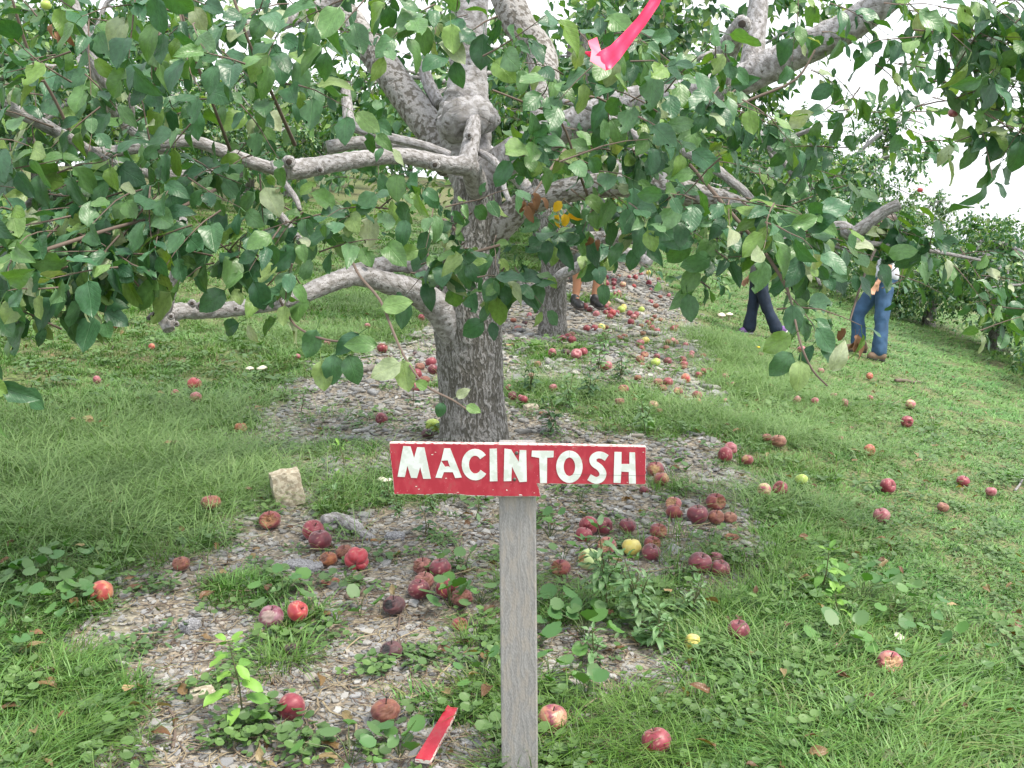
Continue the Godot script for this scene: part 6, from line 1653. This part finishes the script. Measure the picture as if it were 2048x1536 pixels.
# ---------------------------------------------------------------- people
class Flesh:
	var a := PackedVector3Array(); var b := PackedVector3Array()
	var ra := PackedFloat32Array(); var rb := PackedFloat32Array()
	var blend := 0.03
	var cuts: Array = []     # [point, normal]: nothing beyond the plane

	func cap(p: Vector3, q: Vector3, r: float, s: float) -> void:
		a.append(p); b.append(q); ra.append(r); rb.append(s)

	func at(p: Vector3) -> float:
		var d := 9.0
		for i in a.size():
			var ab := b[i] - a[i]
			var t := clampf((p - a[i]).dot(ab) / maxf(ab.length_squared(), 1e-9), 0.0, 1.0)
			var e := p.distance_to(a[i] + ab * t) - lerpf(ra[i], rb[i], t)
			var h := clampf(0.5 + 0.5 * (d - e) / blend, 0.0, 1.0)
			d = lerpf(d, e, h) - blend * h * (1.0 - h)
		for c in cuts:
			d = maxf(d, (p - (c[0] as Vector3)).dot(c[1]))
		return d

	func into(s: Shape, cell: float) -> void:
		var lo := Vector3.INF; var hi := -Vector3.INF
		for i in a.size():
			var m := maxf(ra[i], rb[i]) + cell * 3.0
			lo = lo.min(a[i] - Vector3.ONE * m).min(b[i] - Vector3.ONE * m)
			hi = hi.max(a[i] + Vector3.ONE * m).max(b[i] + Vector3.ONE * m)
		var n := Vector3i(((hi - lo) / cell).ceil()) + Vector3i.ONE
		var val := PackedFloat32Array(); val.resize(n.x * n.y * n.z); val.fill(9.0)
		var B := 5
		for bz in range(0, n.z, B):
			for by in range(0, n.y, B):
				for bx in range(0, n.x, B):
					var mid := lo + (Vector3(bx, by, bz) + Vector3.ONE * (B * 0.5)) * cell
					var dm := at(mid)
					if absf(dm) > cell * B * 0.95 + blend:
						if dm < 0.0:
							for z in range(bz, mini(bz + B, n.z)):
								for y in range(by, mini(by + B, n.y)):
									for x in range(bx, mini(bx + B, n.x)): val[x + n.x * (y + n.y * z)] = -9.0
						continue
					for z in range(bz, mini(bz + B, n.z)):
						for y in range(by, mini(by + B, n.y)):
							for x in range(bx, mini(bx + B, n.x)): val[x + n.x * (y + n.y * z)] = at(lo + Vector3(x, y, z) * cell)
		var vert := {}
		for z in n.z - 1:
			for y in n.y - 1:
				for x in n.x - 1:
					var i0 := x + n.x * (y + n.y * z)
					var sign_ := val[i0] < 0.0
					var same := true
					for k in range(1, 8):
						if (val[i0 + (k & 1) + n.x * (((k >> 1) & 1) + n.y * (k >> 2))] < 0.0) != sign_:
							same = false; break
					if same: continue
					var sum := Vector3.ZERO; var cnt := 0
					for e in [[0, 1], [2, 3], [4, 5], [6, 7], [0, 2], [1, 3], [4, 6], [5, 7], [0, 4], [1, 5], [2, 6], [3, 7]]:
						var v0 := val[i0 + (e[0] & 1) + n.x * (((e[0] >> 1) & 1) + n.y * (e[0] >> 2))]; var v1 := val[i0 + (e[1] & 1) + n.x * (((e[1] >> 1) & 1) + n.y * (e[1] >> 2))]
						if (v0 < 0.0) != (v1 < 0.0):
							var t := clampf(v0 / (v0 - v1), 0.0, 1.0)
							sum += Vector3(e[0] & 1, (e[0] >> 1) & 1, e[0] >> 2).lerp(Vector3(e[1] & 1, (e[1] >> 1) & 1, e[1] >> 2), t); cnt += 1
					vert[i0] = s.add(lo + (Vector3(x, y, z) + sum / cnt) * cell)
		var step := [1, n.x, n.x * n.y]
		for i0 in vert.keys():
			for ax in 3:
				var i1: int = i0 + step[ax]
				if i1 >= val.size() or (val[i0] < 0.0) == (val[i1] < 0.0): continue
				var u: int = step[(ax + 1) % 3]; var w: int = step[(ax + 2) % 3]
				if not (vert.has(i0 - u) and vert.has(i0 - w) and vert.has(i0 - u - w)): continue
				if val[i0] < 0.0: s.quad(vert[i0], vert[i0 - u], vert[i0 - u - w], vert[i0 - w])
				else: s.quad(vert[i0], vert[i0 - w], vert[i0 - u - w], vert[i0 - u])

# folds in cloth
func rumple(s: Shape, deep: float) -> void:
	for i in s.v.size():
		var p := s.v[i]
		s.v[i] += Vector3(grain.get_noise_3dv(p * Vector3(8, 5, 8)), 0.0, grain.get_noise_3dv(p * Vector3(8, 5, 8) + Vector3(31, 0, 7))) * deep * 1.6

# J: joints in the world; fwd: the way the figure faces; k: its size against 1.65 m
func figure(label: String, J: Dictionary, fwd: Vector3, k: float, skin: String, top: String, sleeve: float, legs: String, hem: float, flare: float, hair_long: float, glasses: bool) -> Node3D:
	var foot: Vector3 = (J.ankle_a + J.ankle_b) * 0.5
	var t := thing("person", label, "person", ground(foot.x, foot.z))
	var off := t.position
	for n in J: J[n] = (J[n] as Vector3) - off
	var lat := fwd.cross(Vector3.UP).normalized()
	var up := Vector3.UP
	var f := Flesh.new()
	f.cap(J.pelvis + lat * 0.06 * k, J.pelvis - lat * 0.06 * k, 0.105 * k, 0.105 * k)
	f.cap(J.pelvis, J.chest, 0.105 * k, 0.105 * k)
	f.cap(J.chest + lat * 0.06 * k, J.chest - lat * 0.06 * k, 0.10 * k, 0.10 * k)
	f.cap(J.shoulder_a, J.shoulder_b, 0.055 * k, 0.055 * k)
	f.cap(J.neck, J.head, 0.052 * k, 0.050 * k)
	for s in ["_a", "_b"]:
		f.cap(J["hip" + s], J["knee" + s], 0.078 * k, 0.054 * k)
		var calf: Vector3 = (J["knee" + s] as Vector3).lerp(J["ankle" + s], 0.35) - fwd * 0.012 * k
		f.cap(J["knee" + s], calf, 0.052 * k, 0.053 * k)
		f.cap(calf, J["ankle" + s], 0.053 * k, 0.033 * k)
		f.cap(J["ankle" + s], J["toe" + s], 0.034 * k, 0.026 * k)
		f.cap(J["shoulder" + s], J["elbow" + s], 0.045 * k, 0.036 * k)
		f.cap(J["elbow" + s], J["wrist" + s], 0.037 * k, 0.024 * k)
	var body := Shape.new()
	f.into(body, 0.017 * k)
	# head with brow, nose, lips, chin and ears
	f = Flesh.new()
	f.blend = 0.018 * k
	var h: Vector3 = J.head
	f.cap(h - fwd * 0.015 * k + up * 0.03 * k, h + fwd * 0.01 * k + up * 0.025 * k, 0.082 * k, 0.078 * k)
	f.cap(h + fwd * 0.02 * k, h + fwd * 0.045 * k - up * 0.075 * k, 0.064 * k, 0.036 * k)
	f.cap(h - up * 0.03 * k - fwd * 0.01 * k, J.neck, 0.05 * k, 0.052 * k)
	f.cap(h + fwd * 0.083 * k + up * 0.012 * k, h + fwd * 0.102 * k - up * 0.02 * k, 0.008 * k, 0.012 * k)
	f.cap(h + fwd * 0.078 * k - up * 0.05 * k + lat * 0.014 * k, h + fwd * 0.078 * k - up * 0.05 * k - lat * 0.014 * k, 0.010 * k, 0.010 * k)
	f.cap(h + fwd * 0.068 * k - up * 0.085 * k, h + fwd * 0.066 * k - up * 0.09 * k, 0.016 * k, 0.016 * k)
	for s in [1.0, -1.0]:
		f.cap(h + lat * s * 0.080 * k + up * 0.01 * k - fwd * 0.01 * k, h + lat * s * 0.082 * k - up * 0.025 * k - fwd * 0.005 * k, 0.014 * k, 0.010 * k)
	f.into(body, 0.0085 * k)
	# hands: palm, four bent fingers, thumb off the side
	for s in ["_a", "_b"]:
		f = Flesh.new()
		f.blend = 0.008 * k
		var w: Vector3 = J["wrist" + s]
		var d := (w - (J["elbow" + s] as Vector3)).normalized()
		var flat := d.cross(lat).normalized()        # across the palm, front to back
		var inward := flat.cross(d).normalized()
		f.cap(w - d * 0.02 * k, w + d * 0.02 * k, 0.024 * k, 0.023 * k)
		for i in 4:
			var o := flat * (i - 1.5) * 0.019 * k
			var l: float = [0.062, 0.074, 0.07, 0.055][i] * k
			var kn := w + d * 0.085 * k + o
			f.cap(w + d * 0.02 * k + o * 0.6, kn, 0.014 * k, 0.011 * k)
			var mid := kn + (d * 0.9 - inward * 0.3).normalized() * l * 0.55
			f.cap(kn, mid, 0.0095 * k, 0.0085 * k)
			f.cap(mid, mid + (d * 0.7 - inward * 0.7).normalized() * l * 0.45, 0.0085 * k, 0.007 * k)
		var th := w + d * 0.03 * k + flat * 0.03 * k
		f.cap(w + d * 0.015 * k + flat * 0.01 * k, th, 0.014 * k, 0.011 * k)
		f.cap(th, th + (d * 0.8 + flat * 0.5).normalized() * 0.045 * k, 0.011 * k, 0.008 * k)
		f.into(body, 0.0065 * k)
	obj("body", body.mesh(M[skin]), t)
	# shirt
	f = Flesh.new()
	f.cap(J.pelvis + lat * 0.06 * k + up * 0.03 * k, J.pelvis - lat * 0.06 * k + up * 0.03 * k, 0.128 * k, 0.128 * k)
	f.cap(J.pelvis + up * 0.05 * k, J.chest, 0.125 * k, 0.125 * k)
	f.cap(J.chest + lat * 0.06 * k, J.chest - lat * 0.06 * k, 0.116 * k, 0.116 * k)
	f.cap(J.shoulder_a, J.shoulder_b, 0.066 * k, 0.066 * k)
	for s in ["_a", "_b"]: f.cap(J["shoulder" + s], (J["shoulder" + s] as Vector3).lerp(J["elbow" + s], sleeve), 0.062 * k, 0.060 * k)
	f.cuts = [[J.pelvis - up * 0.03 * k, -up], [J.neck + up * 0.015 * k, up]]
	var sh := Shape.new()
	f.into(sh, 0.018 * k)
	rumple(sh, 0.006 * k)
	obj("shirt", sh.mesh(M[top]), t)
	# trousers or shorts
	f = Flesh.new()
	f.cap(J.pelvis + lat * 0.06 * k, J.pelvis - lat * 0.06 * k, 0.118 * k, 0.118 * k)
	for s in ["_a", "_b"]:
		var kn: Vector3 = J["knee" + s]; var an: Vector3 = J["ankle" + s]
		f.cap(J["hip" + s], kn, 0.100 * k, 0.072 * k + flare * 0.3)
		if hem > 1.0: f.cap(kn, kn.lerp(an, hem - 1.0), 0.072 * k, 0.066 * k + flare)
		else: f.cap(kn, kn.lerp(J["hip" + s], 1.0 - hem), 0.085 * k, 0.09 * k)
	f.blend = 0.022
	f.cuts = [[J.pelvis + up * 0.07 * k, up]]
	if hem <= 1.0: f.cuts.append([(J.knee_a + J.knee_b) * 0.5 - up * 0.085 * k, -up])
	sh = Shape.new()
	f.into(sh, 0.018 * k)
	rumple(sh, 0.006 * k)
	obj("jeans" if hem > 1.0 else "shorts", sh.mesh(M[legs]), t)
	# hair
	f = Flesh.new()
	f.cap(h - fwd * 0.028 * k + up * 0.045 * k, h + fwd * 0.015 * k + up * 0.055 * k, 0.086 * k, 0.074 * k)
	f.cap(h - fwd * 0.045 * k, h - fwd * (0.055 + 0.02 * hair_long) * k - up * 0.12 * k * hair_long, 0.07 * k, 0.045 * k)
	sh = Shape.new()
	f.into(sh, 0.011 * k)
	obj("hair", sh.mesh(M.hair), t)
	for s in [1.0, -1.0]:
		var e: Vector3 = h + fwd * 0.082 * k + lat * s * 0.031 * k + up * 0.012 * k
		sh = Shape.new()
		if glasses:
			sh.tube([Vector4(e.x, e.y, e.z, 0.004), Vector4(e.x + fwd.x * 0.006, e.y, e.z + fwd.z * 0.006, 0.024 * k), Vector4(e.x + fwd.x * 0.012, e.y, e.z + fwd.z * 0.012, 0.022 * k)], 12)
			var ear: Vector3 = h + lat * s * 0.088 * k + up * 0.012 * k
			sh.tube([Vector4(e.x + lat.x * s * 0.02, e.y, e.z + lat.z * s * 0.02, 0.006), Vector4(ear.x, ear.y, ear.z, 0.006)], 6)
			obj("sunglasses", sh.mesh(M.dark_lens), t)
		else:
			sh.tube([Vector4(e.x - fwd.x * 0.006, e.y, e.z - fwd.z * 0.006, 0.012 * k), Vector4(e.x, e.y, e.z, 0.010 * k), Vector4(e.x + fwd.x * 0.004, e.y, e.z + fwd.z * 0.004, 0.004 * k)], 10)
			obj("eye", sh.mesh(M.dark_lens), t)
	return t

func shoe(t: Node3D, heel: Vector3, toe: Vector3, k: float, upper: String, sole: String, ankle_high: float) -> void:
	heel -= t.position; toe -= t.position
	var d := (toe - heel).normalized()
	var side := d.cross(Vector3.UP).normalized()
	var up := side.cross(d).normalized()
	var l := heel.distance_to(toe)
	var f := Flesh.new()
	f.blend = 0.02
	f.cap(heel + d * 0.03 * k + up * 0.045 * k, heel + d * l * 0.75 + up * 0.036 * k, 0.043 * k, 0.042 * k)
	f.cap(heel + d * l * 0.7 + up * 0.034 * k, toe - d * 0.035 * k + up * 0.032 * k, 0.044 * k, 0.036 * k)
	f.cap(heel + d * 0.035 * k + up * 0.05 * k, heel + d * 0.045 * k + up * ankle_high * k, 0.042 * k, 0.042 * k)
	f.cuts = [[heel + up * 0.012 * k, -up]]
	var s := Shape.new()
	f.into(s, 0.011 * k)
	obj("shoe", s.mesh(M[upper]), t)
	f = Flesh.new()
	f.blend = 0.015
	f.cap(heel + d * 0.03 * k + up * 0.01 * k, heel + d * l * 0.6 + up * 0.01 * k, 0.041 * k, 0.042 * k)
	f.cap(heel + d * l * 0.6 + up * 0.01 * k, toe - d * 0.035 * k + up * 0.01 * k, 0.045 * k, 0.040 * k)
	f.cuts = [[heel + up * 0.024 * k, up], [heel - up * 0.004 * k, -up]]
	s = Shape.new()
	f.into(s, 0.009 * k)
	obj("shoe_sole", s.mesh(M[sole]), t)

func people() -> void:
	# a woman walking left across the mown way
	var W := 11.05
	var left := Vector3(-1, 0, 0.12).normalized()
	var J := {
		"head": spot(1773, 449, W), "neck": spot(1777, 473, W), "chest": spot(1774, 502, W), "pelvis": spot(1768, 553, W),
		"shoulder_a": spot(1778, 487, W - 0.16), "shoulder_b": spot(1776, 485, W + 0.16), "elbow_a": spot(1776, 535, W - 0.2), "elbow_b": spot(1768, 530, W + 0.2), "wrist_a": spot(1755, 566, W - 0.2), "wrist_b": spot(1742, 552, W + 0.2),
		"hip_a": spot(1770, 562, W - 0.08), "knee_a": spot(1764, 635, W - 0.1), "ankle_a": spot(1758, 704, W - 0.1), "toe_a": spot(1738, 717, W - 0.1),
		"hip_b": spot(1762, 562, W + 0.08), "knee_b": spot(1716, 628, W + 0.1), "ankle_b": spot(1716, 690, W + 0.1), "toe_b": spot(1694, 702, W + 0.1),
	}
	var t := figure("woman in a white shirt, blue jeans and sunglasses walking left on the grass", J, left, 1.0, "skin", "white_cotton", 0.75, "blue_denim", 1.97, 0.016, 1.0, true)
	shoe(t, spot(1768, 722, W - 0.1), spot(1734, 717, W - 0.1), 1.0, "boot_leather", "boot_sole", 0.09)
	shoe(t, spot(1731, 705, W + 0.1), spot(1688, 701, W + 0.1), 1.05, "boot_leather", "boot_sole", 0.09)
	# a child ahead of her, mostly hidden by the branches
	W = 10.9
	J = {
		"head": spot(1512, 470, W), "neck": spot(1517, 490, W), "chest": spot(1518, 515, W), "pelvis": spot(1518, 560, W),
		"shoulder_a": spot(1520, 502, W - 0.12), "shoulder_b": spot(1518, 502, W + 0.12), "elbow_a": spot(1526, 538, W - 0.15), "elbow_b": spot(1512, 536, W + 0.15), "wrist_a": spot(1516, 566, W - 0.15), "wrist_b": spot(1496, 556, W + 0.15),
		"hip_a": spot(1520, 566, W - 0.06), "knee_a": spot(1534, 616, W - 0.07), "ankle_a": spot(1553, 658, W - 0.07), "toe_a": spot(1546, 668, W - 0.07),
		"hip_b": spot(1514, 566, W + 0.06), "knee_b": spot(1506, 612, W + 0.07), "ankle_b": spot(1498, 656, W + 0.07), "toe_b": spot(1482, 662, W + 0.07),
	}
	t = figure("child in dark jeans walking left, upper half hidden by branches", J, left, 0.75, "skin", "grey_cotton", 0.9, "dark_denim", 1.98, 0.022, 0.8, false)
	shoe(t, spot(1574, 663, W - 0.07), spot(1545, 680, W - 0.07), 0.8, "purple_cloth", "white_rubber", 0.07)
	shoe(t, spot(1505, 668, W + 0.07), spot(1478, 666, W + 0.07), 0.8, "purple_cloth", "white_rubber", 0.07)
	# someone picking apples behind the second tree
	W = 10.25
	J = {
		"head": spot(1192, 305, W), "neck": spot(1190, 332, W), "chest": spot(1188, 368, W), "pelvis": spot(1184, 440, W),
		"shoulder_a": spot(1160, 348, W - 0.05), "shoulder_b": spot(1219, 348, W + 0.05), "elbow_a": spot(1150, 395, W - 0.15), "elbow_b": spot(1232, 392, W - 0.05), "wrist_a": spot(1165, 350, W - 0.35), "wrist_b": spot(1240, 345, W - 0.25),
		"hip_a": spot(1170, 450, W - 0.03), "knee_a": spot(1161, 522, W - 0.05), "ankle_a": spot(1151, 596, W), "toe_a": spot(1158, 611, W - 0.16),
		"hip_b": spot(1198, 450, W + 0.03), "knee_b": spot(1206, 522, W - 0.05), "ankle_b": spot(1188, 598, W), "toe_b": spot(1198, 611, W - 0.16),
	}
	t = figure("person in grey shorts and black trainers standing behind the second tree", J, Vector3(0.35, 0, 0.94).normalized(), 1.03, "tan_skin", "grey_cotton", 0.7, "grey_shorts", 0.9, 0.0, 0.3, false)
	shoe(t, spot(1147, 607, W + 0.05), spot(1163, 621, W - 0.2), 1.0, "black_shoe", "boot_sole", 0.075)
	shoe(t, spot(1186, 607, W + 0.05), spot(1204, 620, W - 0.2), 1.0, "black_shoe", "boot_sole", 0.075)
	for q in [[1151, 590], [1188, 592]]:
		var s := Shape.new()
		var c := spot(q[0], q[1], W) - t.position
		s.tube([Vector4(c.x, c.y - 0.05, c.z, 0.043), Vector4(c.x, c.y + 0.005, c.z, 0.043), Vector4(c.x, c.y + 0.012, c.z, 0.038)], 12)
		obj("sock", s.mesh(M.white_rubber), t)


func _ready() -> void:
	lookout()
	rng.seed = 11
	lumps.noise_type = FastNoiseLite.TYPE_SIMPLEX_SMOOTH; lumps.frequency = 1.0; lumps.fractal_octaves = 2; lumps.seed = 5
	patchy.noise_type = FastNoiseLite.TYPE_SIMPLEX_SMOOTH; patchy.frequency = 1.0; patchy.fractal_octaves = 3; patchy.seed = 8
	grain.noise_type = FastNoiseLite.TYPE_SIMPLEX; grain.frequency = 1.0; grain.fractal_octaves = 2; grain.seed = 3
	materials()
	leaves_made()
	rng.seed = 21; lay_ground()
	rng.seed = 31; old_tree()
	second_tree()
	rows_of_trees()
	rng.seed = 41; sign_board()
	rng.seed = 51; rocks_and_wood()
	rng.seed = 61; apples()
	rng.seed = 71; weeds()
	ribbon()
	people()
	rng.seed = 81; shale_bed()
	rng.seed = 91; ground_cover()
	rng.seed = 101; sward()
